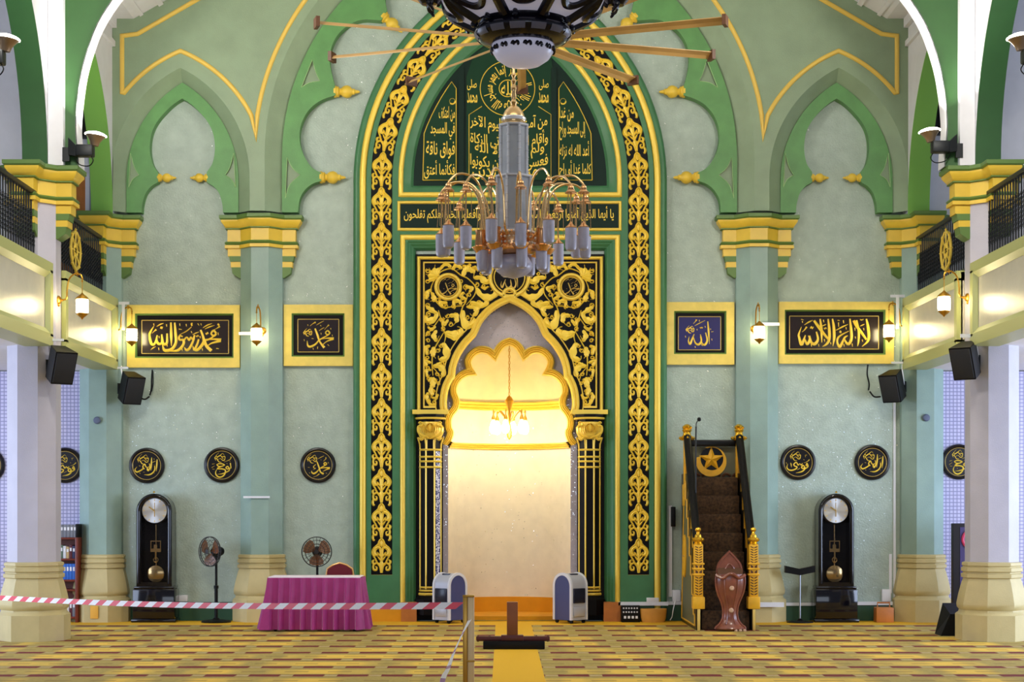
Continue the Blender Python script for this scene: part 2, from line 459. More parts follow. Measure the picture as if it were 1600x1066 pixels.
hb_ = [cr([(468, 335), (470, 316), (478, 301), (490, 291), (504, 286)], 4), cr([(504, 274), (489, 265), (476, 245), (470, 221), (473, 198), (484, 177), (502, 162), (526, 153)], 4),
       cr([(525, 138), (519, 115), (517, 95), (520, 78), (529, 60), (545, 45), (567, 36), (597, 37)], 4), cr([(606, 22), (603, 0), (611, -26), (640, -52), (680, -66), (715, -66)], 4), [(722, -80), (760, -88), (AC, -90)]]
half = [p for s in hb_ for p in s]
inner = half + mirror(list(reversed(half[:-1])), AC)
t1 = cr([(448, 313), (455, 292), (471, 277)], 3) + cr([(471, 277), (459, 266), (451, 250)], 3)[1:]
t2 = cr([(473, 141), (485, 134), (502, 131)], 3) + cr([(502, 131), (496, 119), (490, 98)], 3)[1:]
hl = [t1, t2, mirror(t1[::-1], AC), mirror(t2[::-1], AC)]
prism(b, band(parch(AC, 353, 365, 250, 335, 26), inner, hl), G_Y - .02, WY)
obj('trim_2', b, 'arch_green', kind='structure')
# pale plaster set in the pierced triangles, and the fine ribs that edge them
b = nb(); b2 = nb()
def tri_fill(l):
    prism(b, [Q(l)], G_Y + .02, WY)
    stroke(b2, l + [l[0]], 1.2, G_Y - .021, .006, smooth=False)
for xc in (SL, SR):
    tri = cr([(-83, 296), (-77, 284), (-67, 277)], 3) + cr([(-67, 277), (-74, 265), (-80, 243)], 3)[1:]
    for sg in (1, -1): tri_fill([(xc + sg * x, y) for x, y in tri])
for l in (t1, t2, mirror(t1, AC), mirror(t2, AC)): tri_fill(l)
obj('trim_16', b, 'arch_pale', kind='structure'); obj('trim_17', b2, 'rib_green', kind='structure', smooth=False)
# yellow beads on the pale face
b = nb(); th = 7 * PX
def yl(sg):
    p = [(330 + 60, -35), (222, 62), (198, 65), (198, 152)]
    a = parch(SL, 133, 212, 285, None, 30)
    p += [(x, y) for x, y in a if 200 < x < 300 or x >= 300 and y < 192]
    big = [(x, y) for x, y in parch(AC, 394, 406, 250, None, 60) if x < AC - 60 and y < 190]
    p += [(404.5, 220)] + big
    return p if sg < 0 else mirror(p, AC)
for sg in (-1, 1):
    p = Q(yl(sg)); sweep(b, p, bead(-th / 2, th / 2, F_Y, .035))
obj('trim_3', b, 'line_yellow', kind='structure')

# gilded buds on the cusps of the arches: each its own thing
def bud(px, py, ang, label, sc=1.0):
    x, z = wx(px), wz(py); u = sc * PX
    prof = [(0, -2), (9, -2), (9.5, 1), (8, 3), (8.5, 5), (5.5, 7), (5, 9), (7.5, 11), (9.5, 15), (10, 19), (8.5, 23), (5, 26), (4.5, 28), (5, 29.5), (3, 31), (2.4, 35), (1, 38), (0, 38)]
    b = nb(); lathe(b, [(r * u, h * u) for r, h in prof], (0, 0, 0), 16, 'X')
    rot = Matrix.Rotation(-ang, 4, 'Y')
    bmesh.ops.transform(b, matrix=Matrix.Translation((x, WY - .10, z)) @ rot, verts=b.verts)
    obj('gilded_bud', b, 'cap_yellow', label=label, cat='ornament', group='gilded buds on the arch cusps')
for sg, nm in ((1, 'left'), (-1, 'right')):
    fx = lambda x: x if sg > 0 else 2 * AC - x
    an = lambda a: a if sg > 0 else pi - a
    bud(fx(503), 279.5, an(0), 'lowest golden bud on the %s side of the large central arch' % nm)
    bud(fx(525), 146, an(0), 'second golden bud up the %s side of the large central arch' % nm)
    bud(fx(600), 29, an(-.7), 'topmost golden bud on the %s side of the large arch, by the ceiling fan' % nm)
    c = SL if sg > 0 else SR
    bud(c - 38, 280, 0, 'golden bud pointing right inside the small %s wall arch' % nm, .72)
    bud(c + 38, 280, pi, 'golden bud pointing left inside the small %s wall arch' % nm, .72)

# --- columns
SB = 104.2
def zp(y, s=SB): return CAMZ + (CY - y) / s
BASE = [(.43, 0), (.43, .33), (.415, .345), (.395, .36), (.385, .39), (.41, .42), (.415, .47), (.39, .60), (.355, .74), (.335, .80), (.36, .81), (.362, .855), (.338, .865), (.338, .88), (.36, .89), (.36, .935), (.338, .945), (.338, .955), (.352, .965), (.35, 1.0), (.32, 1.012)]
ar = .315; hw = ar * math.tan(pi / 8)
def plan(arms, L, off):
    """octagon with bracket arms, offset outward"""
    pts = []
    for k in range(4):
        r = ar; e = hw
        if k in arms: loc = [(ar, -hw), (L, -hw), (L, hw), (ar, hw)]
        else: loc = [(ar, -hw), (ar, hw)]
        for x, y in loc:
            c_, s_ = (1, 0, -1, 0)[k], (0, 1, 0, -1)[k]
            pts.append((x * c_ - y * s_, x * s_ + y * c_))
    n = len(pts); out = []
    for i in range(n):
        p, a, c = Vector(pts[i]), Vector(pts[i - 1]), Vector(pts[(i + 1) % n])
        d1 = (p - a).normalized(); d2 = (c - p).normalized()
        n1 = Vector((d1.y, -d1.x)); n2 = Vector((d2.y, -d2.x)); m = (n1 + n2).normalized()
        q = p + m * off / max(.4, m.dot(n1)); out.append((q.x, q.y))
    return out
def column(label, x, y, arms, body, ymax=None, group=None, capm='cap_yellow'):
    t = thing('column', label, 'column', (x, y, 0), group)
    b = nb(); octa(b, x, y, BASE, ymax); obj('pedestal', b, 'stone_base', t)
    b = nb(); octa(b, x, y, [(ar, 1.0), (ar, zp(384))], ymax); obj('shaft', b, body, t)
    def layers(L, rows):
        b = nb()
        loft(b, [[(x + px, (y + py) if ymax is None else min(y + py, ymax), z) for px, py in plan(arms, L, o)] for o, z in rows], True, True)
        return b
    L = .515
    cp = obj('capital', layers(L, [(0.035, zp(386)), (.035, zp(381)), (.0, zp(380.5)), (0, zp(356)), (.02, zp(355)), (.05, zp(350)), (.085, zp(345)), (.085, zp(342))]), capm, t)
    g = layers(L, [(.02, zp(380.5)), (.04, zp(378)), (.02, zp(375.5))])
    merge(g, layers(L, [(.09, zp(342)), (.11, zp(340)), (.11, zp(335)), (.06, zp(334.5))]))
    merge(g, layers(L, [(.005, zp(356.6)), (.03, zp(356)), (.03, zp(354.5)), (.005, zp(354))]))
    obj('capital_edge', g, 'cap_green', cp)
    for k in arms:
        c_, s_ = (1, 0, -1, 0)[k], (0, 1, 0, -1)[k]
        def bb(b, r1, z0, z1, r1b=None):
            rows = []
            for z, r in ((z0, r1b or r1), (z1, r1)):
                rows.append([(x + px * c_ - py * s_, (y + px * s_ + py * c_) if ymax is None else min(y + px * s_ + py * c_, ymax), z) for px, py in ((ar - .06, -hw), (r, -hw), (r, hw), (ar - .06, hw))])
            loft(b, rows, True, True)
        b = nb(); bb(b, .51, zp(398), zp(386)); bb(b, .465, zp(415.5), zp(407)); co = obj('corbel', b, capm, t)
        b = nb(); bb(b, .49, zp(406.5), zp(398), .475); bb(b, .45, zp(425), zp(415.5), .44); bb(b, .44, zp(432), zp(425), .34); obj('corbel_trim', b, 'cap_green', co)
    return t
CY1 = 22.45; CXO = 6.2
column('tall half-octagon pilaster left of the golden archway, between the two left calligraphy panels', wx(410.5), WY, (0, 2), 'pilaster', WY, 'green pilasters on the prayer wall')
column('tall half-octagon pilaster right of the golden archway, behind the pulpit stairs', wx(1181), WY, (0, 2), 'pilaster', WY, 'green pilasters on the prayer wall')
column('green corner column left of the left grandfather clock', -CXO + .02, WY, (0, 3), 'pilaster', WY, 'green corner columns')
column('green corner column right of the right grandfather clock', CXO + .02, WY, (2, 3), 'pilaster', WY, 'green corner columns')
column('pale octagonal column with cream base in front of the bookshelf at left edge', -CXO, CY1, (0, 1, 3), 'shaft', None, 'pale octagonal columns of the side arcades')
column('pale octagonal column with cream base in front of the dark display stand at right edge', CXO + .04, CY1, (1, 2, 3), 'shaft', None, 'pale octagonal columns of the side arcades')

# --- side arcades: wall over the arches, green soffits, gallery parapets
SPR = zp(335)
def side_arch(y0, y1, rise, n=14):
    """pointed arch (y, z) between two springings"""
    hf = (y1 - y0) / 2; r = (rise * rise + hf * hf) / (2 * hf); th = math.asin(min(1, rise / r))
    a = [(y0 + r - r * cos(th * i / n), SPR + r * sin(th * i / n)) for i in range(n + 1)]
    return a + [(y0 + y1 - y, z) for y, z in reversed(a[:-1])]
for sd, nm in ((-1, 'left'), (1, 'right')):
    x0, x1 = sd * AX, sd * (AX + .3)
    mp = lambda u, v, w: (w, u, v)
    bay1 = side_arch(22.74, 25.86, 2.35); bay2 = side_arch(18.7, 22.16, 2.55)
    b = nb()
    prism(b, [[(18.2, SPR)] + bay2 + bay1 + [(WY, SPR), (WY, TOP - .3), (18.2, TOP - .3)]], min(x0, x1), max(x0, x1), mp)
    obj('wall_arcade_' + nm, b, 'white_wall', kind='structure', smooth=False)
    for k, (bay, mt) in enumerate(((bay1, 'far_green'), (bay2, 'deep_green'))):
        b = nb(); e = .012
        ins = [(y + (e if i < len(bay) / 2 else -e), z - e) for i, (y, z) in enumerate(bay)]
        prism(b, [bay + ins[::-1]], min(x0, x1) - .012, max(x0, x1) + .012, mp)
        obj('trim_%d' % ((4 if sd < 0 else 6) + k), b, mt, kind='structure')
    # pier block over the front column, then the green arch that crosses the nave
    b = nb(); box(b, *sorted((sd * (AX - .005), sd * 5.76)), 22.2, 22.72, SPR, 11.2); obj('trim_%d' % (8 if sd < 0 else 9), b, 'white_wall', kind='structure', smooth=False)
    # gallery parapet: two bays with a recessed cream panel
    for k, (ya, yb) in enumerate(((22.78, 25.87), (18.9, 22.13))):
        P0, P1 = 3.80, 4.84; xi = sd * 5.87
        b = nb(); box(b, *sorted((sd * 5.93, sd * 6.22)), ya, yb, P0, P1 - .02)
        pr = obj('trim_%d' % ((10 if sd < 0 else 12) + k), b, 'parapet_cream', kind='structure', smooth=False)
        OFF[pr.name] = Vector((0, 0, 0))
        b = nb(); t = nb()
        for (a0, a1, c0, c1) in ((ya, yb, P0 - .02, P0 + .13), (ya, yb, P1 - .13, P1)):
            box(t, *sorted((xi, sd * 6.24)), a0, a1, c0, c1)
        for (a0, a1) in ((ya, ya + .12), (yb - .12, yb)): box(t, *sorted((xi, sd * 5.95)), a0, a1, P0 + .1, P1 - .1)
        merge(b, t)
        # slanting inner fillet
        ring = lambda g, xx: [(xx, ya + .12 + g, P0 + .13 + g), (xx, yb - .12 - g, P0 + .13 + g), (xx, yb - .12 - g, P1 - .13 - g), (xx, ya + .12 + g, P1 - .13 - g)]
        loft(b, [ring(0, xi), ring(.07, sd * 5.925)])
        obj('parapet_frame', b, 'parapet_green', pr, smooth=False)
# green arch across the nave between the front columns
def nave_arch(sx):
    l = [(122, 241), (119.5, 225), (118, 200), (118.5, 180), (121, 152), (127, 113), (137, 76), (152, 37), (175, 0), (203, -34), (245, -75), (310, -125), (420, -190), (560, -255), (700, -305), (797, -335)]
    return [((x - CX) / F * 22.3 + CAMX if sx < 0 else -((x - CX) / F * 22.3 + CAMX) + .0, CAMZ + (CY - y) / F * 22.3) for x, y in l]
l = nave_arch(-1); r = nave_arch(1)[::-1]
l[-1] = (0, l[-1][1]); r = r[1:]
l = [l[0]] + cr(l, 3)[1:]
r = [(-x, z) for x, z in reversed(l[:-1])]
b = nb(); prism(b, [[(-5.78, SPR)] + [(l[0][0], SPR)] + l[1:] + r[:-1] + [(r[-1][0], SPR), (5.78, SPR), (5.78, 11.2), (-5.78, 11.2)]], 22.30, 22.58)
nvo = obj('wall_cross_arch', b, 'near_green', kind='structure')
b = nb(); e = .03
tr_ = [(l[0][0], SPR)] + l[1:] + r[:-1] + [(r[-1][0], SPR)]
sweep(b, tr_, [(-.012, 22.285), (-.012, 22.6), (.0, 22.6), (.0, 22.285)], False)
obj('trim_14', b, 'white_wall', kind='structure')

# green skirting along the wall, in the bays between the pilasters
b = nb()
for a, c in ((200, 366), (455, 552), (1040, 1136), (1226, 1404)):
    box(b, wx(a), wx(c), WY - .03, WY, 0, wz(941))
obj('baseboard_back', b, 'baseboard', kind='structure', smooth=False)
# ------------------------------------------------------------------ the golden archway (mihrab) on the prayer wall
MX = 797.0
MI = thing('prayer_niche', 'tall green and gold arched prayer niche in the middle of the prayer wall', 'prayer niche', (0, WY, 0))
H0 = 200.0; R0 = 310.0; SP0 = 285.0                 # centre line of the carved band: half span, radius, springing
def mpath(base, n=22): return Q(parch(MX, H0, R0, SP0, base, n))
def o2(x): return (597 - x) * PX                      # left-side pixel x to outward offset (path runs left base to right base)
def P2(x0, x1, *ys): return [(o2(x0 + (x1 - x0) * i / (len(ys) - 1)), y) for i, y in enumerate(ys)]
# green mouldings and the flat green field
b = nb()
sweep(b, mpath(969), [(o2(553), WY), (o2(553), WY - .10), (o2(555), WY - .13), (o2(558), WY - .145), (o2(561), WY - .14), (o2(563), WY - .13), (o2(573), WY - .13), (o2(574), WY - .15), (o2(581), WY - .15), (o2(581), WY - .125), (o2(614), WY - .125), (o2(614), WY - .15), (o2(626), WY - .15), (o2(626), WY - .12)])
obj('arch_surround', b, 'surround_green', MI)
b = nb()
for sg in (1, -1):
    p = rect(574, 898, 626, 969); p = p if sg > 0 else mirror(p, MX); prism(b, [Q(p)], WY - .152, WY - .02)
hole = parch(MX, 165, 275, 285, 306)
low = rect(634, 376, 960, 970)
outer = parch(MX, 171, 281, 285, 969)
prism(b, [Q(outer), Q(hole)[::-1], Q(rect(634, 376, 960, 968.9))[::-1]], WY - .14, WY - .06)
for y0, y1, o in ((306, 285, 0),):
    sweep(b, Q(parch(MX, 165, 275, 285, 306)), [(0, WY - .14), (-2 * PX, WY - .14), (-5 * PX, WY - .12), (-6 * PX, WY - .12), (-10 * PX, WY - .09), (-11 * PX, WY - .09), (-15 * PX, WY - .05)], True)
sweep(b, Q([(634, 969), (634, 376), (960, 376), (960, 969)]), [(0, WY - .14), (-3 * PX, WY - .14), (-6 * PX, WY - .115), (-7 * PX, WY - .115), (-11 * PX, WY - .08), (-12 * PX, WY - .08), (-16 * PX, WY - .03), (-16 * PX, WY - .01)])
obj('green_field', b, 'surround_green', MI)
# yellow beads
b = nb()
sweep(b, mpath(969), bead(o2(573), o2(563), WY - .13, .045))
lun = parch(MX, 170, 280, 285, 307)
sweep(b, Q(lun), bead(-4 * PX, 4 * PX, WY - .14, .04), True)
sweep(b, Q([(630, 969), (630, 373), (964, 373), (964, 969)]), bead(-4 * PX, 4 * PX, WY - .14, .04))
sweep(b, Q(rect(624, 319, 968, 361)), bead(-2.5 * PX, 2.5 * PX, WY - .14, .03), True)
obj('gilded_bead', b, 'gold', MI)
# black band with carved cartouches
b = nb(); sweep(b, mpath(898), [(o2(581), WY - .124), (o2(581), WY - .13), (o2(614), WY - .13), (o2(614), WY - .124)])
bd = obj('carved_band', b, 'black_lacquer', MI)
pa = parch(MX, H0, R0, SP0, 898, 40)[:42]            # left half up to the apex
def along(path):
    acc = [0]
    for a, c in zip(path, path[1:]): acc.append(acc[-1] + sqrt((a[0] - c[0]) ** 2 + (a[1] - c[1]) ** 2))
    def at(s):
        s = max(0, min(acc[-1] - 1e-6, s)); i = 0
        while i < len(acc) - 2 and acc[i + 1] < s: i += 1
        t = (s - acc[i]) / max(1e-9, acc[i + 1] - acc[i]); a, c = path[i], path[i + 1]
        dx, dy = c[0] - a[0], c[1] - a[1]; l = sqrt(dx * dx + dy * dy)
        return a[0] + dx * t, a[1] + dy * t, dx / l, dy / l
    return acc[-1], at
LEN, at = along(pa)
MOT = [([(0, 0), (.22, .07), (.36, .17), (.80, .28), (.98, .40), (.80, .51), (.60, .60), (.40, .72), (.14, .80), (.05, .98)], [.12, .13, .13, .13, .14, .13, .12, .12, .16, .12]),
       ([(0, .05), (.02, .14), (0, .24)], [.05, .28, .08]), ([(.16, .14), (.24, .20), (.12, .26)], [.04, .14, .05]),
       ([(.05, .30), (.40, .25), (.74, .34), (.66, .46), (.40, .46), (.46, .38)], [.16, .24, .28, .22, .16, .06]),
       ([(0, .30), (0, .44), (0, .62)], [.34, .26, .12]), ([(.10, .50), (.26, .46), (.34, .40)], [.16, .12, .04]),
       ([(.04, .64), (.26, .56), (.44, .50)], [.12, .13, .04]), ([(0, .62), (0, .74), (0, .86)], [.10, .34, .22]),
       ([(.12, .76), (.46, .70), (.84, .76), (.82, .88), (.54, .90), (.50, .82), (.66, .80)], [.12, .14, .16, .17, .15, .12, .05]),
       ([(.80, .86), (.92, .97), (.80, 1.06), (.68, 1.03)], [.10, .20, .14, .05]), ([(.72, .60), (.92, .66), (.84, .76)], [.04, .20, .08]), ([(.42, .66), (.58, .64), (.66, .58)], [.10, .12, .03])]
NM = 18; PER = (LEN - 4) / NM; HWB = 15.0
b = nb()
for mr in (1, -1):
    def mp(u, v):
        x, y, dx, dy = at(v); return x - dy * u * HWB * -1, y + dx * u * HWB * -1
    for k in range(NM + 1):
        for pts, ws in MOT:
            if k == NM and max(p[1] for p in pts) > .55 and False: continue
            for sg in (1, -1):
                L_ = [(sg * u, 2 + PER * (k + 1) - v * PER) for u, v in pts]
                if min(q[1] for q in L_) < 0 or max(q[1] for q in L_) > LEN: continue
                tr = (lambda u, v: mp(u, v)) if mr > 0 else (lambda u, v: (2 * MX - mp(u, v)[0], mp(u, v)[1]))
                stroke(b, L_, [w * HWB * 1.4 for w in ws], WY - .13, .014, tr, n=3)
for sg in (1, -1):       # foot of the band
    f = lambda x: x if sg > 0 else 2 * MX - x
    stroke(b, [(f(581), 899), (f(614), 899)], 2.4, WY - .13, .02)
obj('cartouche_carving', b, 'gold_pen', bd)

# lunette with three lettered panels
b = nb(); prism(b, [Q(parch(MX, 151, 261, 285, 292))], WY - .055, WY - .02)
lu = obj('lunette', b, 'lunette_dark', MI)
LX = 793.0
b = nb()
cut = lambda x: 285 - sqrt(max(0, 261 ** 2 - (MX - 151 + 261 - x) ** 2))      # height of the lunette edge at x
lp = [(661, 283), (713, 283), (713, 140)] + [(x, cut(x) + 10 + (713 - x) * .16) for x in (706, 698, 690, 682, 674, 668, 663)]
cp = [(729, 283), (729, 122)] + [(x, cut(x) + 5) for x in (740, 752, 765, 780, 797, 814, 829, 842, 854)] + [(865, 122), (865, 283)]
prism(b, [Q(lp)], WY - .075, WY - .05); prism(b, [Q(mirror(lp, LX))], WY - .075, WY - .05); prism(b, [Q(cp)], WY - .075, WY - .05)
pn = obj('lettered_panel', b, 'lunette_green', lu)
b = nb()
for l in (lp, mirror(lp, LX)): stroke(b, l + [l[0]], 1.3, WY - .076, .006, smooth=False)
stroke(b, [(733, 284), (733, 181), (753, 168)], 1.2, WY - .076, .006, smooth=False); stroke(b, [(861, 284), (861, 181), (841, 168)], 1.2, WY - .076, .006, smooth=False)
RCX, RCY = 793, 140
for r in (42.5, 13): stroke(b, arcp(RCX, RCY, r, 0, 2 * pi, 48), 1.3, WY - .076, .006)
Yt = WY - .0775
w_ = lambda s, f: write(b, s, f, Yt)
for g in ((1, -1)):
    pass
w_('من غدا', fit(874, 168, 896, 192)); w_('إلى المسجد وراح', fit(874, 192, 914, 221)); w_('أعد الله له نزله', fit(874, 222, 920, 251)); w_('كلما غدا أو راح', fit(874, 252, 923, 282))
w_('من اعتكف', fit(686, 168, 711, 192)); w_('في المسجد', fit(673, 193, 711, 220)); w_('فواق ناقة', fit(666, 222, 711, 250)); w_('فكأنما أعتق', fit(663, 252, 711, 281))
stroke(b, arcp(879.5, 160, 4.3, 1.6, 8.2, 16), [.6, 2.2, .6], WY - .076, .006); stroke(b, arcp(707, 160, 4.3, 1.6, 8.2, 16), [.6, 2.2, .6], WY - .076, .006)
w_('من آمن بالله واليوم الآخر', fit(735, 178, 855, 206, 6))
w_('وأقام الصلاة وآتى الزكاة', fit(735, 203, 856, 232, 6)); w_('ولم يخش إلا الله', fit(742, 222, 850, 246, 6))
w_('فعسى أولئك أن يكونوا', fit(735, 236, 856, 264, 6)); w_('من المهتدين', fit(738, 256, 840, 281, 4))
w_('الله', fit(783, 129, 804, 151)); w_('صلى', fit(730, 126, 745, 143)); w_('محمد', fit(730, 146, 746, 163)); w_('صلى', fit(842, 126, 857, 143)); w_('محمد', fit(841, 146, 857, 163))
def ring(u, v):
    a = pi * .5 - (u - .5) * 2 * pi * .97 + pi; r = 15 + 26 * v
    return RCX + r * cos(a), RCY - r * sin(a)
w_('إنما يعمر مساجد الله من آمن بالله واليوم الآخر', ring)
obj('gilded_lettering', b, 'gold_pen', pn, smooth=False)
for x in (721, 865):
    b = nb(); prism(b, [Q(rect(x - 4, cut(min(x, 2 * LX - x)) + 6, x + 4, 290))], WY - .085, WY - .05); obj('mullion', b, 'lunette_dark', lu)
# inscription strip
b = nb(); prism(b, [Q(rect(626, 321, 966, 359))], WY - .145, WY - .12); st = obj('inscription_strip', b, 'lunette_dark', MI)
b = nb(); Yt = WY - .147; write(b, 'يا أيها الذين آمنوا اركعوا واسجدوا واعبدوا ربكم وافعلوا الخير لعلكم تفلحون', fit(632, 325, 958, 351), Yt)
obj('gilded_lettering', b, 'gold_pen', st, smooth=False)

# black carved panel with the pointed trefoil opening
TF = cr([(700, 648), (696.5, 635), (697, 620), (700, 606), (706, 593)], 4) + cr([(709, 590), (711, 574), (717, 557), (728, 540), (742, 525)], 4) + cr([(745, 519), (752, 504), (764, 490), (779, 479), (MX - 1, 471)], 4)
TF = TF + mirror(TF[:-1][::-1], MX - 1)
b = nb(); prism(b, [Q([(650, 648)] + [(650, 398), (944, 398), (944, 648)] + TF[::-1])], WY - .05, WY - .01)
# black side walls beside the columns, down to the floor
for sg in (1, -1):
    for xa, xb in ((646, 660), (660, 692)):
        p = rect(xa, 648, xb, 969.5); prism(b, [Q(p if sg > 0 else mirror(p, MX))], WY - .02, WY + .05)
sp = obj('carved_panel', b, 'black_lacquer', MI)
Yp = WY - .05
b = nb()
sweep(b, Q([(654.5, 644), (654.5, 404), (939.5, 404), (939.5, 644)]), bead(-2.7 * PX, 2.7 * PX, Yp, .05))
sweep(b, Q([(662.5, 638), (662.5, 411), (931.5, 411), (931.5, 638)]), bead(-1.3 * PX, 1.3 * PX, Yp, .02))
sweep(b, Q(TF), [(-2 * PX, WY - .0), (-2 * PX, Yp - .03), (0, Yp - .07), (2.5 * PX, Yp - .05), (3.5 * PX, Yp - .035), (6 * PX, Yp - .055), (8.5 * PX, Yp - .03), (9.5 * PX, Yp)])
sweep(b, Q([(x, y) for x, y in TF]), bead(14.5 * PX, 16.5 * PX, Yp, .018))
for sg in (1, -1):
    f = lambda p: p if sg > 0 else mirror(p, MX)
    prism(b, [Q(f(rect(645, 641, 701, 648)))], Yp - .09, WY); prism(b, [Q(f(rect(662, 635, 682, 638)))], Yp - .015, Yp)
for r0, r1, cy in ((27, 33, 434),):
    sweep(b, Q(arcp(MX - 1, cy, 30, 0, 2 * pi, 40)[:-1]), bead(-3.2 * PX, 3.2 * PX, Yp, .05), True)
    sweep(b, Q(arcp(MX - 1, cy, 24, 0, 2 * pi, 40)[:-1]), bead(-1 * PX, 1 * PX, Yp, .02), True)
sweep(b, Q(arcp(MX - 1, 461, 9, 0, 2 * pi, 24)[:-1]), bead(-3 * PX, 3 * PX, Yp, .05), True)
for sg in (1, -1):
    cx = 700.4 if sg > 0 else 2 * MX - 702
    sweep(b, Q(arcp(cx, 449, 19, 0, 2 * pi, 40)[:-1]), bead(-2.8 * PX, 2.8 * PX, Yp, .05), True)
    sweep(b, Q(arcp(cx, 449, 15, 0, 2 * pi, 40)[:-1]), bead(-.8 * PX, .8 * PX, Yp, .02), True)
obj('gilded_moulding', b, 'gold', sp)
# scrolling leaves, left and right of the opening
BB = [nb(), nb()]
def leaf(pts, w):
    k = len(pts); P = cr(pts, 5); m = len(P)
    ws = []
    for i in range(m):
        t = i / (m - 1); s = sin(pi * min(1, t * 1.15 + .06)) ** .7 if t * 1.15 + .06 < 1 else .12
        ws.append(1.32 * w * max(.12, s * (1 + .22 * sin(t * 22))))
    for g in (0, 1): stroke(BB[g], P, ws, Yp, .018, None if not g else (lambda x, y: (2 * (MX - .5) - x, y)), smooth=False)
def vine(pts, w):
    for g in (0, 1): stroke(BB[g], pts, w, Yp, .014, None if not g else (lambda x, y: (2 * (MX - .5) - x, y)), n=6)
z3 = lambda l: [(650 + x / 7.107, 390 + y / 7.107) for x, y in l]
z4 = lambda l: [(650 + x / 7.107, 520 + y / 7.107) for x, y in l]
for a in (-20, 12, 45, 78, 112):     # corner palmette
    r = radians(a + 90 + 45 - 45); leaf([(684, 433), (684 + 9 * cos(r + .1) - 2, 433 - 9 * sin(r + .1)), (684 + 19 * cos(r), 433 - 19 * sin(r))], 6.5)
vine(z3([(235, 290), (300, 240), (400, 220), (500, 290), (580, 330), (660, 420), (650, 510), (560, 620)]), [1.2, 2, 2, 2, 2, 2, 1.8, 1.2])
vine(z3([(210, 330), (170, 430), (180, 520), (240, 600), (300, 650), (400, 640), (530, 630)]), [1.2, 2, 2, 2, 2, 1.8, 1.4])
vine(z3([(590, 470), (550, 590), (520, 640), (500, 720), (520, 800)]), [1.2, 2, 2, 2, 1])
vine(z3([(250, 680), (280, 780), (300, 880), (330, 960), (310, 1060)]), [1.4, 2, 2, 2, 1.2]); vine(z3([(120, 960), (200, 860), (270, 760)]), [1, 1.8, 1.2])
for l, w in (([(255, 235), (330, 165), (380, 200), (350, 225)], 5), ([(400, 230), (450, 180), (500, 215), (450, 235)], 5.5), ([(520, 300), (560, 220), (640, 250), (640, 320)], 8), ([(640, 320), (720, 320), (780, 370), (815, 330), (790, 310)], 7), ([(670, 430), (720, 510), (810, 540), (885, 500), (860, 450), (830, 465)], 8),
             ([(600, 590), (680, 610), (760, 620), (795, 570), (760, 560)], 7), ([(560, 640), (650, 650), (675, 700), (630, 740), (600, 715)], 6), ([(525, 680), (520, 770), (570, 850), (640, 820), (640, 760), (600, 770)], 9), ([(370, 740), (440, 740), (450, 800), (410, 850)], 7),
             ([(320, 930), (400, 940), (480, 950), (500, 880), (460, 860)], 9), ([(240, 720), (180, 680), (130, 640), (140, 610)], 6), ([(240, 700), (210, 770), (130, 800), (110, 740), (140, 720)], 7), ([(175, 450), (130, 480), (120, 550), (150, 560)], 5), ([(180, 480), (200, 560), (160, 580)], 6),
             ([(300, 640), (270, 600), (340, 600), (330, 640)], 5), ([(430, 640), (420, 580), (480, 580), (500, 620), (450, 620)], 5), ([(560, 560), (500, 520), (530, 490), (570, 520)], 5), ([(590, 480), (620, 440), (560, 420), (550, 470)], 5), ([(230, 900), (200, 960), (230, 1010), (260, 960)], 6), ([(360, 780), (320, 830), (300, 790), (330, 770)], 5),
             ([(720, 420), (760, 440), (800, 420), (830, 425)], 3), ([(690, 250), (660, 200), (640, 210), (670, 235)], 3), ([(590, 210), (600, 170), (560, 180)], 3), ([(130, 860), (170, 890), (210, 860), (160, 840)], 4), ([(110, 970), (130, 930), (160, 960)], 3)):
    leaf(z3(l), w)
def curl(x, y, r, a0, dr=1, w=1.7):
    vine([(x + r * (1 - .75 * t) * cos(a0 + dr * t * 7.5), y - r * (1 - .75 * t) * sin(a0 + dr * t * 7.5)) for t in (k / 11 for k in range(12))], [w * .6, w, w, w, w, w, w, w, w, w * 1.2, w * 1.6, w * 1.8])
for x, y, r, a0, dr in ((669, 424, 4, 2, 1), (668, 440, 4, 1, -1), (668, 462, 4, 2, 1), (669, 478, 4, 4, -1), (670, 492, 4.5, 1, 1), (669, 506, 4.5, 3, -1), (670, 522, 4, 1, 1), (669, 533, 3.5, 3, -1), (685, 470, 4, 0, 1), (696, 480, 4.5, 2, -1), (708, 480, 4, 5, 1), (690, 500, 4.5, 1, -1), (700, 494, 4, 3, 1), (712, 492, 4, 0, -1), (692, 514, 4, 4, 1), (704, 508, 4, 2, -1), (712, 416, 3.5, 1, 1), (726, 418, 3.5, 3, -1), (741, 420, 3.5, 2, 1), (752, 428, 3, 0, -1), (728, 450, 4.5, 1, 1), (733, 462, 4, 4, -1), (724, 470, 4.5, 2, 1), (736, 478, 4, 0, -1), (720, 440, 4, 3, 1), (745, 446, 4, 2, -1), (755, 448, 3, 5, 1), (748, 474, 4, 0, 1), (730, 497, 3.5, 2, -1),
                       (668, 548, 3.5, 1, 1), (668, 560, 3.5, 4, -1), (669, 575, 3.5, 2, 1), (684, 548, 4, 1, -1), (690, 540, 4, 3, 1), (692, 568, 3.5, 0, -1), (684, 585, 3.5, 2, 1), (669, 592, 3, 2, -1), (686, 600, 3, 1, 1), (678, 612, 3, 4, -1), (679, 629, 3, 1, 1)):
    curl(x, y, r, a0, dr)
vine(z4([(310, 0), (240, 120), (190, 220), (180, 350), (190, 480)]), [1.4, 2, 2, 2, 1.4]); vine(z4([(180, 380), (240, 450), (270, 540), (240, 580)]), [1.4, 1.6, 1.4, .6])
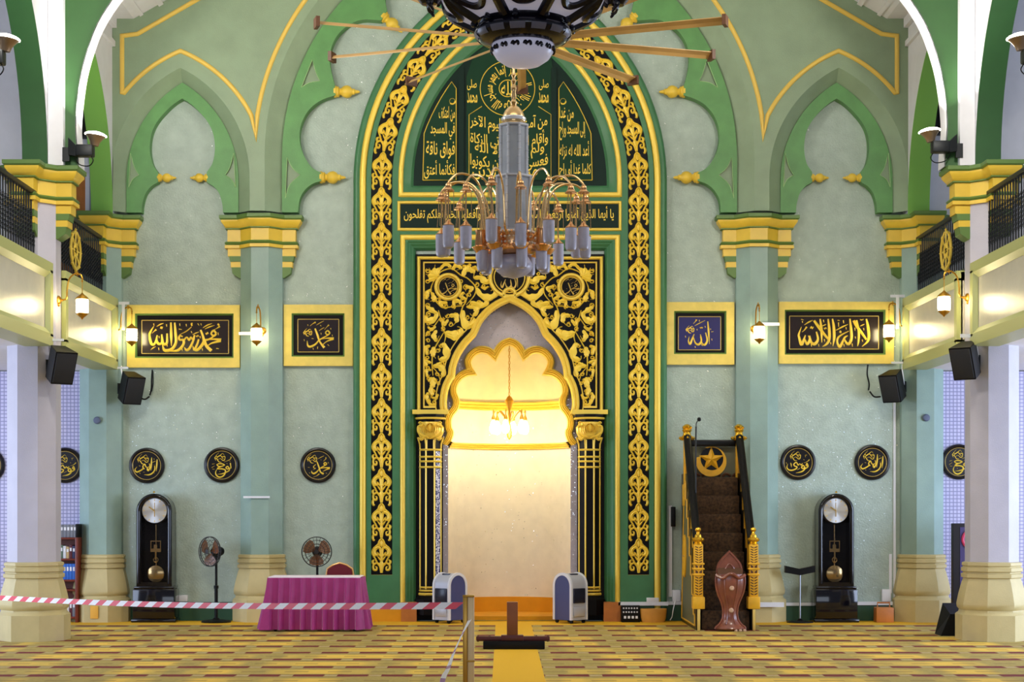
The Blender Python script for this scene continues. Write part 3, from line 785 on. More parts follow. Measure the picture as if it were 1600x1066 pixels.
for l, w in (([(330, 20), (420, 50), (480, 10), (460, -30)], 8), ([(290, 120), (330, 170), (340, 280), (260, 300), (250, 260)], 8), ([(200, 160), (190, 240), (220, 290)], 7), ([(160, 150), (110, 170), (130, 240), (160, 230)], 5), ([(190, 370), (260, 380), (310, 430), (290, 490), (260, 470)], 7), ([(170, 340), (110, 320), (120, 370), (150, 380)], 5),
             ([(175, 420), (120, 420), (130, 490), (160, 470)], 4), ([(210, 390), (260, 350), (310, 330)], 5), ([(180, 500), (150, 530), (120, 520)], 5), ([(185, 500), (220, 540), (240, 520)], 5), ([(180, 560), (170, 640), (180, 690), (150, 740)], 6), ([(150, 800), (120, 720), (140, 680), (170, 720)], 5), ([(150, 740), (160, 800), (220, 800), (230, 770)], 4), ([(170, 720), (220, 730), (240, 690), (210, 680)], 4), ([(180, 500), (190, 580), (160, 640)], 7)):
    leaf(z4(l), w)
for g in (0, 1): obj('leaf_carving', BB[g], 'gold_pen', sp)
# lettering in the medallions
MUH = [([(510, 425), (550, 530), (580, 620), (650, 715)], [24, 30, 24, 40]), ([(575, 590), (520, 660), (440, 700), (400, 680), (392, 610)], [18, 26, 32, 26, 6]), ([(735, 490), (700, 458), (668, 492), (705, 520), (738, 490)], [22, 22, 18, 22, 22]),
       ([(715, 520), (640, 560), (570, 600)], [16, 18, 26]), ([(570, 592), (680, 572), (795, 574)], [10, 18, 34]), ([(790, 580), (680, 625), (610, 690)], [30, 16, 10]), ([(645, 310), (585, 340), (530, 375)], [6, 12, 6]), ([(650, 410), (610, 432), (570, 460)], [6, 12, 6]), ([(720, 370), (690, 400), (655, 440)], [24, 8, 6]), ([(520, 330), (480, 350), (435, 388)], [26, 12, 6])]
MARKS = [[(600, 490), (604, 520)], [(745, 420), (752, 440)], [(770, 520), (774, 545)], [(460, 575), (490, 580)], [(700, 665), (725, 690)], [(550, 700), (548, 735)], [(480, 720), (485, 745)], [(345, 590), (350, 615)], [(400, 365), (405, 385)], [(590, 375), (605, 390)]]
def blob(b, cx, cy, r, Y, tr, sc, w=9):
    for k in range(5):
        a = k * 1.26; stroke(b, [(cx + r * .95 * cos(a + t), cy + r * (.55 + .4 * sin(3 * t + k)) * sin(a + t)) for t in (0, .5, 1.0, 1.5, 2.0)], [w * sc * .5, w * sc, w * sc, w * sc * .5, w * sc * .3], Y, .004, tr)
    stroke(b, [(cx - r * .6, cy + r * .1), (cx, cy - r * .4), (cx + r * .6, cy + r * .2)], w * sc * .8, Y, .004, tr)
def letter(b, data, Y, tr, sc, h=.007):
    for pts, ws in data: stroke(b, pts, [w * sc for w in ws], Y, h, tr, n=5)
def marks(b, data, Y, tr, sc):
    for pts in data: stroke(b, pts, [11 * sc, 5 * sc], Y, .004, tr)
for cx in (700.4, 2 * MX - 702):
    b = nb(); s = 26 / 420.; tr = lambda x, y: (cx + (x - 580) * s, 449.5 + (y - 535) * s)
    letter(b, MUH, Yp - .003, tr, s, .012); marks(b, MARKS[:6], Yp - .003, tr, s); obj('medallion_lettering', b, 'gold_pale', sp)
ALLAH = [([(670, 380), (682, 520), (692, 695)], [14, 26, 6]), ([(640, 535), (662, 640), (632, 702), (590, 682), (568, 590)], [14, 24, 30, 20, 14]), ([(568, 560), (582, 645), (548, 698), (500, 682), (470, 600)], [12, 22, 30, 22, 14]), ([(482, 555), (452, 630), (425, 694), (403, 655), (412, 590)], [10, 24, 28, 18, 6]), ([(632, 368), (560, 402), (490, 440)], [6, 13, 6]), ([(515, 355), (500, 380), (470, 412)], [26, 12, 6]), ([(560, 460), (572, 475), (580, 460), (592, 474), (600, 458)], [10, 12, 10, 12, 8])]
b = nb(); s = 36 / 400.; tr = lambda x, y: (MX - 1 + (x - 550) * s, 436 + (y - 540) * s)
letter(b, ALLAH, Yp - .003, tr, s, .012)
obj('medallion_lettering', b, 'gold_pale', sp)

# two black and gold half columns
for sg, nm in ((1, 'left'), (-1, 'right')):
    cx = wx(673) if sg > 0 else wx(2 * MX - 673.5); ax = 16 * PX
    cyy = WY - .02; b = nb(); octa(b, cx, cyy, [(24 * PX, wz(960)), (24 * PX, wz(936)), (20 * PX, wz(931)), (ax, wz(930)), (ax, wz(655)), (22 * PX, wz(652)), (22 * PX, wz(648.2))], WY + .04)
    sh = obj('half_column', b, 'black_lacquer', MI)
    b = nb()
    for y0, y1, r in ((930, 926, 19), (924, 921, 18.2), (919, 916, 17.6), (732, 729, 18), (723, 720, 18), (716, 713, 18), (705, 702, 18), (656, 653, 24)):
        octa(b, cx, cyy, [((r - 1) * PX, wz(y0)), (r * PX, wz((y0 + y1) / 2)), ((r - 1) * PX, wz(y1))], WY + .04)
    rv = ax / cos(pi / 8)
    for k in (4, 5, 6, 7):
        a = pi / 8 + k * pi / 4
        tube(b, [(cx + rv * cos(a), cyy + rv * sin(a), wz(920)), (cx + rv * cos(a), cyy + rv * sin(a), wz(693))], 1.4 * PX, 6, False)
        a2 = a
        tube(b, [(cx + rv * cos(a), cyy + rv * sin(a), wz(703)), (cx + rv * 1.05 * cos(a), cyy + rv * 1.05 * sin(a), wz(694)), (cx + rv * 1.25 * cos(a), cyy + rv * 1.2 * sin(a), wz(684))], 1.3 * PX, 6)
    for q in (-.33, .33): tube(b, [(cx + q * ax, cyy - ax - .01, wz(702)), (cx + q * ax, cyy - ax - .01, wz(688))], 1.0 * PX, 6, False)
    obj('gilded_ring', b, 'gold', sh)
    b = nb(); octa(b, cx, cyy, [(15 * PX, wz(690)), (17 * PX, wz(684)), (20 * PX, wz(676)), (20.5 * PX, wz(668)), (17.5 * PX, wz(664)), (17 * PX, wz(660))], WY + .04)
    yf = cyy - 20.5 * PX - .004
    f = lambda x: x
    c0 = 673 if sg > 0 else 2 * MX - 673.5
    for g in (1, -1):
        stroke(b, [(c0 + g * 4, 684), (c0 + g * 12, 682), (c0 + g * 18, 676), (c0 + g * 18, 668), (c0 + g * 13, 667), (c0 + g * 12, 663), (c0 + g * 16, 661), (c0 + g * 18, 663)], [3, 4, 4, 4, 4, 3, 3, 2], yf, .03)
        for q in range(4): stroke(b, [(c0 + g * (3 + 3 * q), 664 + 2 * (q % 2)), (c0 + g * (5 + 3 * q), 671), (c0 + g * (3.5 + 3 * q), 678)], [1, 2.4, 1], yf, .022)
        stroke(b, [(c0 + g * 2, 686), (c0 + g * 8, 684), (c0 + g * 14, 688), (c0 + g * 18, 685)], [3, 4, 4, 2], yf + .01, .03)
    stroke(b, [(c0, 661), (c0, 668), (c0, 676)], [1, 8, 1], yf, .04); stroke(b, arcp(c0, 669, 6, 0, 2 * pi, 14), 1.6, yf, .045)
    obj('gilded_capital', b, 'gold', sh)

# the recess: stone face with a many-lobed gold arch, cream half-round behind, half dome above
MF = cr([(693, 694), (700, 686), (703.5, 675), (700.5, 668), (700, 655), (704, 645), (711, 636), (713, 628)], 3) + cr([(712, 622), (708, 611), (710, 598), (718, 587), (729, 581), (737, 580)], 4) + cr([(733, 573), (731, 562), (738, 551), (750, 545), (763, 547), (773, 555)], 4) + cr([(776, 549), (781, 541), (788, 535), (MX - 1, 532)], 4)
MF = MF + mirror(MF[:-1][::-1], MX - 1)
NY = WY + .22
op = [(699.5, 969), (699.5, 696)] + MF + [(2 * MX - 701.5, 696), (2 * MX - 701.5, 969)]
b = nb(); prism(b, [Q([(657, 969), (657, 410), (938, 410), (938, 969)] + op[::-1])], NY, NY + .05)
nf = obj('niche_face', b, 'niche_stone', MI, smooth=False)
b = nb()
sweep(b, Q(MF), [(-5 * PX, NY + .10), (-3.5 * PX, NY + .02), (-2 * PX, NY + .03), (-1 * PX, NY - .02), (.8 * PX, NY - .005), (1.5 * PX, NY - .05), (3.4 * PX, NY - .035), (4 * PX, NY - .08), (6 * PX, NY - .06), (6 * PX, NY + .02)])
obj('lobed_arch', b, 'gold', nf)
ncx, ncy = wx(MX - 1), NY + .05; nr = 98 * PX
zt = wz(628)
b = nb(); lathe(b, [(nr, 0), (nr, wz(691))], (ncx, ncy, 0), 32, 'Z', 0, pi)
w1 = obj('niche_wall', b, 'niche_cream', MI)
b = nb(); lathe(b, [(nr * .992, wz(693)), (nr * .985, wz(628))], (ncx, ncy, 0), 32, 'Z', 0, pi); obj('niche_upper_wall', b, 'niche_cream', MI)
b = nb(); lathe(b, [(nr * cos(a), zt + nr * 1.12 * sin(a)) for a in (pi / 2 * k / 10 for k in range(11))], (ncx, ncy, 0), 32, 'Z', 0, pi); obj('half_dome', b, 'niche_dome', MI)
b = nb()
for yy, hh in ((628, 14), (694, 10)):
    z0 = wz(yy) - hh / 2 * PX; u = hh * PX
    lathe(b, [(nr, z0), (nr - .03, z0), (nr - .05, z0 + u * .15), (nr - .03, z0 + u * .33), (nr - .055, z0 + u * .36), (nr - .07, z0 + u * .5), (nr - .05, z0 + u * .64), (nr - .075, z0 + u * .68), (nr - .09, z0 + u * .85), (nr - .06, z0 + u), (nr, z0 + u)], (ncx, ncy, 0), 32, 'Z', 0, pi)
obj('niche_cornice', b, 'gold', MI)
b = nb(); lathe(b, [(nr * .99, .06), (nr * .985, .30), (nr, .305)], (ncx, ncy, 0), 32, 'Z', 0, pi); obj('niche_skirting', b, 'orange_carpet', MI)
# orange carpeted step inside, orange feet of the surround
b = nb(); box(b, wx(692), wx(901), WY - .02, ncy + nr, 0.0, .07)
obj('niche_step', b, 'orange_carpet', MI, smooth=False)
for a, c in ((556, 628), (628, 652), (942, 968)):
    b = nb(); box(b, wx(a), wx(c), WY - (.19 if a < 600 else .21), WY - .02, 0, wz(944 if a < 600 else 940)); obj('carpeted_foot' if a < 600 else 'wooden_foot', b, 'orange_carpet' if a < 600 else 'wood_orange', MI, smooth=False)
def reflection_mat():  # daylight reflected in the black lacquer facet, painted as blue and white colour
    m = mat('painted_reflection', (150, 150, 190), .3); nt = m.node_tree; N = nt.nodes; K = nt.links; p = N['Principled BSDF']
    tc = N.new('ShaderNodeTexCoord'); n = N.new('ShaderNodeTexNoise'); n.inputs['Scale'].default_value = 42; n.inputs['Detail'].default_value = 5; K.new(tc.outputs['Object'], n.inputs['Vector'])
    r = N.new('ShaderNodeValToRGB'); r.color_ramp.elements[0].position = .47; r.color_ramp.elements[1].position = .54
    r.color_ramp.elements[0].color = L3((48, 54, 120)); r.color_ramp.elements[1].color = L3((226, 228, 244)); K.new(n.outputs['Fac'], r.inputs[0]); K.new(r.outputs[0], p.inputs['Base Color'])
reflection_mat()
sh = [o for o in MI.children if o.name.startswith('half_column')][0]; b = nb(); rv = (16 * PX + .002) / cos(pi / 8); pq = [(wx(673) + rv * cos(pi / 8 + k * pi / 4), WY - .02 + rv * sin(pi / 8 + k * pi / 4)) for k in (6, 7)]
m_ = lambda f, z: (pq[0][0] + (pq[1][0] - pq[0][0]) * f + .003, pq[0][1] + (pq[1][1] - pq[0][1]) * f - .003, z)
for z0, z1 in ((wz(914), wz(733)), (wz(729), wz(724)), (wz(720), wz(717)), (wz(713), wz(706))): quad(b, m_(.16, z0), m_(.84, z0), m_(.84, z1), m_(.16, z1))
obj('facet_reflection', b, 'painted_reflection', sh, label='blue and white daylight reflection painted on the facet', smooth=False)
# ------------------------------------------------------------------ lettered panels and discs on the wall
def cpanel(label, o, i, ln, board, data, mk, org, sc, extra=None):
    x = wx((o[0] + o[2]) / 2); z = wz(o[3])
    t = thing('framed_calligraphy', label, 'framed calligraphy', (x, WY, z), 'framed calligraphy panels on the prayer wall')
    b = nb(); prism(b, [Q(rect(*o)), Q(rect(*i))[::-1]], WY - .075, WY)
    obj('frame', b, 'frame_yellow', t, smooth=False)
    b = nb(); sweep(b, Q([(i[0], i[3]), (i[2], i[3]), (i[2], i[1]), (i[0], i[1])]), [(0, WY - .0755), (0, WY - .03), (2.5 * PX, WY - .02)] if False else [(0, WY - .0765), (1.5 * PX, WY - .06), (2.6 * PX, WY - .03)], True)
    obj('frame_fillet', b, 'cap_green', t, smooth=False)
    b = nb(); box(b, wx(i[0]), wx(i[2]), WY - .03, WY - .005, wz(i[3]), wz(i[1]))
    bo = obj('board', b, 'black_lacquer', t, smooth=False)
    b = nb(); box(b, wx(ln[0]), wx(ln[2]), WY - .036, WY - .03, wz(ln[3]), wz(ln[1])); obj('lettered_plate', b, board, bo, smooth=False)
    Y = WY - .0365; tr = lambda x, y: (org[0] + x / sc, org[1] + y / sc)
    b = nb(); stroke(b, [(ln[0], ln[3]), (ln[2], ln[3])], 1.1, Y, .005); stroke(b, [(ln[0], ln[1]), (ln[2], ln[1])], 1.1, Y, .005); stroke(b, [(ln[0], ln[1]), (ln[0], ln[3])], 1.1, Y, .005); stroke(b, [(ln[2], ln[1]), (ln[2], ln[3])], 1.1, Y, .005)
    obj('gilt_border', b, 'gold_pale', bo, smooth=False)
    b = nb(); letter(b, data, Y, tr, 1 / sc, .009); marks(b, mk, Y, tr, 1 / sc)
    if extra: blob(b, *extra, Y, tr, 1 / sc, 14)
    obj('gilded_lettering', b, 'gold_pen', bo)
RASUL = [([(370, 295), (335, 355), (322, 400), (345, 492), (382, 490), (408, 400)], [8, 22, 26, 30, 24, 10]), ([(410, 395), (402, 450), (425, 492), (462, 478), (462, 385)], [14, 24, 30, 24, 16]), ([(462, 400), (480, 492), (520, 480), (522, 375)], [18, 30, 28, 18]),
         ([(565, 250), (570, 400), (571, 518)], [18, 30, 8]), ([(608, 252), (618, 370), (622, 480), (572, 555), (495, 565), (468, 500)], [18, 30, 32, 34, 34, 8]), ([(700, 412), (664, 400), (662, 446), (708, 450), (704, 505), (645, 566), (550, 578)], [16, 20, 22, 26, 28, 30, 8]),
         ([(832, 392), (815, 442), (790, 418), (772, 450), (745, 418), (712, 452)], [16, 22, 18, 24, 18, 22]), ([(832, 395), (820, 455), (775, 545), (738, 562), (718, 530)], [16, 22, 28, 26, 6]), ([(880, 440), (862, 500), (830, 560), (815, 530)], [20, 24, 26, 6]),
         ([(903, 335), (932, 420), (934, 480), (875, 555), (832, 556), (812, 515)], [20, 28, 34, 32, 28, 6]), ([(1080, 375), (1050, 342), (1022, 376), (1052, 402), (1082, 378)], [22, 24, 20, 24, 22]), ([(1058, 402), (1000, 440), (950, 452)], [14, 20, 26]), ([(950, 450), (1050, 440), (1136, 448)], [12, 18, 34]),
         ([(1130, 458), (1030, 485), (985, 512)], [30, 18, 10]), ([(942, 440), (968, 515), (1025, 572)], [26, 34, 36]), ([(1062, 282), (1005, 300), (950, 325)], [5, 16, 6]), ([(1032, 262), (980, 280), (928, 312)], [5, 16, 6]), ([(885, 358), (850, 370), (812, 388)], [5, 13, 6]), ([(800, 300), (740, 350), (665, 388)], [8, 12, 5]),
         ([(482, 260), (445, 272), (405, 295)], [5, 15, 6]), ([(400, 330), (375, 350), (350, 375)], [22, 10, 5]), ([(1120, 292), (1090, 315), (1055, 332)], [24, 10, 5]), ([(805, 290), (798, 265), (812, 262)], [16, 18, 16]), ([(395, 522), (365, 540), (335, 562)], [5, 14, 6]), ([(1108, 262), (1100, 275), (1118, 280)], [14, 18, 14]),
         ([(445, 320), (455, 300), (462, 322), (470, 298)], [10, 13, 10, 12]), ([(960, 370), (970, 385), (980, 362), (990, 380)], [10, 14, 10, 12]), ([(848, 400), (860, 412), (870, 395), (880, 410)], [9, 12, 9, 10])]
RMK = [[(370, 262), (374, 290)], [(515, 272), (518, 300)], [(665, 262), (668, 290)], [(738, 268), (742, 296)], [(430, 405), (434, 430)], [(520, 495), (524, 525)], [(425, 535), (430, 565)], [(690, 545), (694, 572)], [(920, 545), (924, 572)], [(1100, 365), (1104, 395)], [(1080, 545), (1110, 548)], [(870, 262), (885, 285)], [(905, 262), (912, 285)], [(655, 325), (690, 330)], [(795, 350), (805, 372)], [(895, 405), (899, 430)]]
LAILA = [([(1112, 210), (1130, 300), (1140, 400), (1125, 465), (1062, 525)], [16, 30, 30, 26, 5]), ([(968, 228), (1000, 290), (1060, 370), (1112, 445)], [30, 32, 30, 22]), ([(1000, 225), (1024, 350), (1022, 460), (1012, 520)], [20, 26, 22, 6]),
         ([(727, 208), (742, 300), (746, 420), (732, 520)], [16, 30, 30, 6]), ([(925, 208), (938, 330), (942, 430), (915, 492), (885, 482), (858, 430)], [16, 30, 30, 32, 26, 12]), ([(912, 348), (840, 385), (790, 425), (782, 480), (810, 525), (842, 470), (868, 420), (900, 400)], [8, 16, 22, 22, 32, 26, 22, 8]), ([(902, 272), (840, 300), (765, 340)], [5, 18, 7]), ([(822, 345), (815, 360), (828, 360)], [20, 24, 20]),
         ([(678, 210), (690, 320), (690, 440), (660, 495), (612, 525)], [16, 30, 30, 26, 5]), ([(518, 228), (570, 300), (630, 380), (682, 442)], [26, 34, 30, 22]), ([(588, 210), (602, 330), (606, 478)], [16, 30, 8]),
         ([(545, 355), (562, 440), (530, 492), (490, 480), (468, 405)], [16, 26, 34, 28, 14]), ([(470, 400), (466, 455), (440, 495), (412, 440)], [14, 26, 30, 14]), ([(420, 395), (400, 450), (375, 500), (350, 420), (346, 385), (375, 300)], [12, 26, 34, 26, 22, 6]), ([(505, 225), (460, 245), (408, 278)], [5, 17, 7]), ([(655, 272), (640, 278), (612, 290)], [5, 13, 6]), ([(1090, 270), (1070, 278), (1040, 292)], [5, 13, 6]), ([(435, 300), (410, 335), (380, 360)], [22, 12, 5]),
         ([(475, 320), (488, 298), (498, 322), (510, 300)], [10, 14, 10, 12]), ([(632, 310), (640, 325), (650, 308), (660, 322)], [9, 12, 9, 10]), ([(1040, 215), (1055, 222), (1080, 215)], [8, 12, 8])]
LMK = [[(372, 215), (402, 222)], [(385, 235), (388, 255)], [(625, 220), (630, 250)], [(850, 225), (855, 260)], [(785, 225), (810, 228)], [(795, 250), (798, 300)], [(880, 305), (884, 330)], [(980, 310), (984, 345)], [(1080, 315), (1085, 340)], [(455, 400), (460, 425)], [(635, 440), (640, 470)], [(485, 495), (490, 525)], [(570, 495), (574, 525)], [(705, 475), (710, 500)], [(855, 495), (860, 525)], [(950, 490), (954, 525)], [(985, 410), (990, 435)], [(1065, 445), (1070, 470)]]
cpanel('wide yellow-framed calligraphy panel over the left grandfather clock', (200, 477.5, 376, 575), (212.5, 491, 366, 560), (222.3, 501, 357.8, 553), 'board_dark', RASUL, RMK, (190, 470), 7.27)
cpanel('wide yellow-framed calligraphy panel over the right grandfather clock', (1215.5, 472.5, 1395, 569), (1225, 485, 1382, 555), (1233, 494.5, 1372, 546), 'board_dark', LAILA, LMK, (1200, 470), 7.27)
cpanel('small yellow-framed dark calligraphy panel left of the golden archway', (444, 477, 552, 572.5), (456.5, 490.5, 539, 558), (465.8, 499.4, 529.8, 550.5), 'board_dark', MUH, MARKS, (440, 470), 9.69, (400, 485, 66))
cpanel('small yellow-framed blue calligraphy panel right of the golden archway', (1039.5, 473, 1146.5, 570.5), (1052.5, 487, 1134, 554), (1059.5, 495.4, 1125.7, 547.2), 'board_blue', ALLAH, [[(520, 485), (524, 505)], [(632, 445), (638, 468)], [(708, 480), (712, 500)], [(720, 525), (750, 520)], [(725, 620), (730, 645)], [(580, 700), (600, 720)], [(495, 725), (499, 748)], [(360, 580), (364, 605)], [(552, 360), (556, 385)]], (1030, 460), 8.886, (425, 492, 58))

IBR = [([(798, 400), (790, 520), (778, 665)], [16, 30, 8]), ([(742, 545), (745, 630), (700, 700), (620, 745), (512, 742)], [18, 24, 26, 28, 8]), ([(676, 360), (670, 500), (658, 650)], [14, 30, 10]), ([(630, 500), (638, 590), (600, 650), (580, 600), (620, 560)], [16, 26, 34, 24, 14]), ([(585, 590), (545, 560), (520, 510), (480, 560), (500, 610), (520, 600)], [20, 22, 26, 22, 24, 16]), ([(500, 600), (430, 650), (345, 682), (305, 635), (352, 565)], [22, 26, 30, 22, 6]), ([(770, 438), (730, 452), (695, 472)], [6, 12, 6])]
NUH = [([(715, 485), (725, 545), (728, 590), (690, 610)], [24, 20, 24, 18]), ([(690, 600), (655, 560), (620, 590), (650, 620), (690, 605), (690, 650), (620, 692), (520, 725), (425, 735)], [22, 26, 24, 24, 24, 22, 22, 18, 6]), ([(598, 530), (540, 505), (470, 500), (410, 520)], [16, 24, 22, 18]), ([(410, 520), (450, 555), (520, 560), (590, 530)], [16, 20, 22, 22]), ([(520, 560), (450, 590), (440, 615), (530, 615), (600, 640), (605, 700), (560, 770), (480, 800), (410, 760), (390, 690), (430, 600)], [18, 26, 24, 26, 28, 28, 28, 30, 26, 20, 8]), ([(735, 345), (715, 400), (650, 435), (580, 462)], [20, 14, 10, 5])]
MUSA = [([(800, 610), (775, 565), (755, 610), (800, 620), (770, 660), (700, 690)], [22, 24, 20, 24, 24, 18]), ([(725, 640), (690, 610), (655, 650), (690, 680), (725, 650), (720, 700), (650, 750), (530, 775)], [22, 26, 26, 26, 26, 24, 26, 8]), ([(675, 560), (650, 600), (615, 570), (580, 600), (540, 540), (485, 580), (500, 620), (550, 640), (535, 680), (450, 715), (370, 705), (330, 650), (350, 570)], [14, 24, 18, 24, 22, 26, 24, 26, 26, 28, 28, 22, 6]), ([(412, 550), (425, 590), (432, 650)], [12, 22, 6]), ([(830, 480), (780, 525), (705, 552)], [22, 12, 5])]
mat('disc_black', (16, 12, 15), .3, spec=.35)
def cdisc(label, px, py, data, cen, bl, mk=(), Y0=WY, r=27.8):
    x = wx(px, Y0); z = wz(py, Y0); u = PX
    t = thing('calligraphy_disc', label, 'calligraphy disc', (x, Y0, z), 'round black calligraphy discs')
    b = nb(); lathe(b, [(0, .0), (r * u, 0), (r * u, -.03), ((r - 1) * u, -.045), ((r - 3) * u, -.05), (22.6 * u, -.035), (22 * u, -.03), (0, -.03)], (x, Y0, z), 48, 'Y')
    pl = obj('plate', b, 'disc_black', t)
    Y = Y0 - .031; s = 1 / 14.21; tr = lambda a, c: (px + (a - cen[0]) * s, py + (c - cen[1]) * s)
    b = nb(); stroke(b, arcp(px, py, 22, 0, 2 * pi, 44), .9, Y, .004); obj('gilt_ring', b, 'gold_pale', t)
    b = nb(); letter(b, data, Y, tr, s * 1.1, .007); marks(b, mk, Y, tr, s)
    blob(b, bl[0], bl[1], bl[2], Y, tr, s, 17); obj('gilded_lettering', b, 'gold_pen', t)
DM = [([(545, 445), (590, 570), (625, 680), (695, 725)], [20, 30, 28, 40]), ([(590, 620), (540, 680), (480, 715), (435, 690), (430, 650)], [16, 28, 34, 26, 6]), ([(765, 495), (728, 470), (698, 500), (735, 525), (768, 500)], [24, 24, 20, 24, 24]), ([(740, 525), (680, 560), (620, 600)], [16, 20, 26]), ([(620, 602), (720, 585), (835, 592)], [12, 20, 38]), ([(830, 600), (750, 630), (680, 665)], [30, 18, 10]), ([(705, 320), (640, 350), (572, 388)], [6, 14, 6]), ([(745, 355), (740, 390), (690, 440)], [22, 16, 6]), ([(600, 720), (540, 765), (465, 795)], [24, 12, 5]), ([(520, 510), (470, 560), (480, 590), (515, 600), (460, 630)], [14, 16, 14, 14, 6])]
k1 = [[(490, 685), (500, 690)], [(515, 685), (525, 690)], [(730, 520), (740, 530)], [(730, 705), (740, 715)], [(620, 490), (625, 520)], [(395, 545), (430, 550)], [(415, 700), (418, 725)], [(728, 385), (732, 408)]]
k2 = [[(700, 440), (710, 455)], [(635, 490), (650, 505)], [(320, 620), (370, 625)], [(480, 665), (484, 685)], [(310, 510), (370, 500)], [(300, 590), (370, 545)]]
k3 = [[(345, 575), (390, 580)], [(635, 405), (640, 420)], [(795, 460), (800, 490)], [(745, 700), (770, 715)], [(380, 690), (384, 715)]]
k4 = [[(730, 385), (775, 375)], [(740, 400), (745, 425)], [(700, 475), (720, 490)], [(318, 540), (325, 575)], [(620, 670), (560, 705)]]
cdisc('round calligraphy disc just above the left grandfather clock', 229.8, 727.8, IBR, (565, 540), (485, 400, 125), k1)
cdisc('round calligraphy disc touching the pilaster, above the turned pedestal fan', 347, 727, NUH, (525, 530), (485, 365, 120), k2)
cdisc('round calligraphy disc above the fan behind the pink table', 497.2, 727.3, DM, (570, 530), (440, 390, 110), k3)
cdisc('round calligraphy disc between the pulpit stairs and the right clock', 1246.5, 722.8, MUSA, (580, 540), (520, 400, 120), k4)
cdisc('round calligraphy disc above the right grandfather clock, by the white cable duct', 1362.5, 722.8, IBR, (565, 540), (485, 400, 125), k1)
cdisc('calligraphy disc on the tiled aisle wall above the bookshelf, half hidden by the column', 102, 727.5, MUSA, (580, 540), (520, 400, 120), k4)
cdisc('calligraphy disc on the tiled aisle wall at the very left edge', -20, 727.5, NUH, (525, 530), (485, 365, 120), k2)
cdisc('calligraphy disc on the tiled aisle wall above the dark display stand', 1498, 722, NUH, (525, 530), (485, 365, 120), k2)

# ------------------------------------------------------------------ brass wall lanterns (lit)
mat('lamp_glass', (255, 246, 220), .3, emit=42, ecol=(255, 236, 180))
def wall_lantern():
    t = thing('wall_lantern', 'x', 'wall lamp', (0, 0, 0), 'lit brass wall lanterns')
    b = nb(); lathe(b, [(0, 0), (.055, 0), (.055, -.01), (.04, -.025), (.018, -.03), (.018, -.06), (.0, -.065)], (0, 0, 0), 16, 'Y'); lathe(b, [(0, -.09), (.016, -.07), (.02, -.05), (.012, -.03), (.0, -.02)], (0, 0, 0), 12, 'Z')
    obj('backplate', b, 'brass', t)
    b = nb(); tube(b, [(0, -.05, 0), (0, -.11, .02), (0, -.12, .14), (0, -.15, .27), (0, -.23, .335), (0, -.31, .32), (0, -.33, .28)], .011, 8)
    lathe(b, [(0, .37), (.012, .36), (.006, .345), (.018, .33), (.006, .31), (.0, .30)], (0, -.26, 0), 10); lathe(b, [(0, .29), (.014, .27), (.006, .25), (.016, .235), (0, .22)], (0, -.33, 0), 10)
    obj('arm', b, 'brass', t)
    b = nb(); tube(b, [(0, -.33, .23), (0, -.33, .07)], .005, 6, False); obj('chain', b, 'brass', t)
    b = nb(); lathe(b, [(0, .085), (.012, .08), (.03, .06), (.06, .04), (.085, .012), (.088, 0), (.08, -.002), (0, -.002)], (0, -.33, 0), 20); obj('lamp_cap', b, 'brass', t)
    b = nb(); lathe(b, [(0, 0), (.074, 0), (.080, -.02), (.080, -.15), (.074, -.178), (0, -.178)], (0, -.33, 0), 20); obj('lamp_glass', b, 'lamp_glass', t)
    b = nb(); lathe(b, [(0, -.178), (.08, -.178), (.075, -.19), (.05, -.215), (.02, -.235), (.012, -.25), (0, -.262)], (0, -.33, 0), 20); obj('lamp_foot', b, 'brass', t)
    return t
wl = wall_lantern(); first = [True]
def place_lantern(px, py, Y, deg, label):
    """px, py: middle of the glass"""
    a = radians(deg); x = wx(px, Y); z = wz(py, Y) + .09
    loc = (x - sin(a) * .33, Y + cos(a) * .33, z)
    if first[0]: wl.location = loc; wl.rotation_euler = (0, 0, a); wl['label'] = label; first[0] = False
    else: dup(wl, loc, a, label)
place_lantern(206, 524, 25.84, 62, 'lit brass lantern on the corner column, beside the wide left panel')
place_lantern(401, 523, 25.56, -8, 'lit brass lantern on the pilaster between the two left panels')
place_lantern(128.5, 479, 22.35, 78, 'lit brass lantern on the octagonal column before the left gallery parapet')
place_lantern(1186.5, 520, 25.56, 6, 'lit brass lantern on the pilaster between the two right panels')
place_lantern(1389, 518, 25.84, -62, 'lit brass lantern on the corner column, beside the wide right panel')
place_lantern(1475, 475, 22.35, -78, 'lit brass lantern on the octagonal column before the right gallery parapet')

# ------------------------------------------------------------------ black loudspeakers on brackets
def loudspeaker():
    t = thing('loudspeaker', 'x', 'loudspeaker', (0, 0, 0), 'black wall loudspeakers')
    tilt = Matrix.Rotation(radians(22), 4, 'X'); mv = lambda b: bmesh.ops.transform(b, matrix=tilt, verts=b.verts)
    b = nb(); fr = [(-.15, -.15), (.15, -.15), (.10, .13), (-.10, .13)]
    loft(b, [[(x * .96, y, -.215) for x, y in fr], [(x, y, -.21) for x, y in fr], [(x, y, .21) for x, y in fr], [(x * .96, y, .215) for x, y in fr]], True, True); mv(b)
    obj('cabinet', b, 'black', t)
    b = nb(); rbox(b, -.135, .135, -.165, -.145, -.195, .195, .006); mv(b); obj('grille', b, 'grille_black', t)
    b = nb(); box(b, -.03, .03, .10, .26, -.03, .03); box(b, -.06, .06, .25, .28, -.08, .08); obj('bracket', b, 'iron', t)
    b = nb(); tube(b, [(0, .12, .02), (.05, .2, .0), (.03, .24, .12), (.0, .26, .26), (0, .27, .34)], .010, 6); obj('cable', b, 'white_plastic', t)
    return t
mat('grille_black', (20, 20, 24), .7, bump=.3, bs=220)
ls = loudspeaker(); fs = [True]
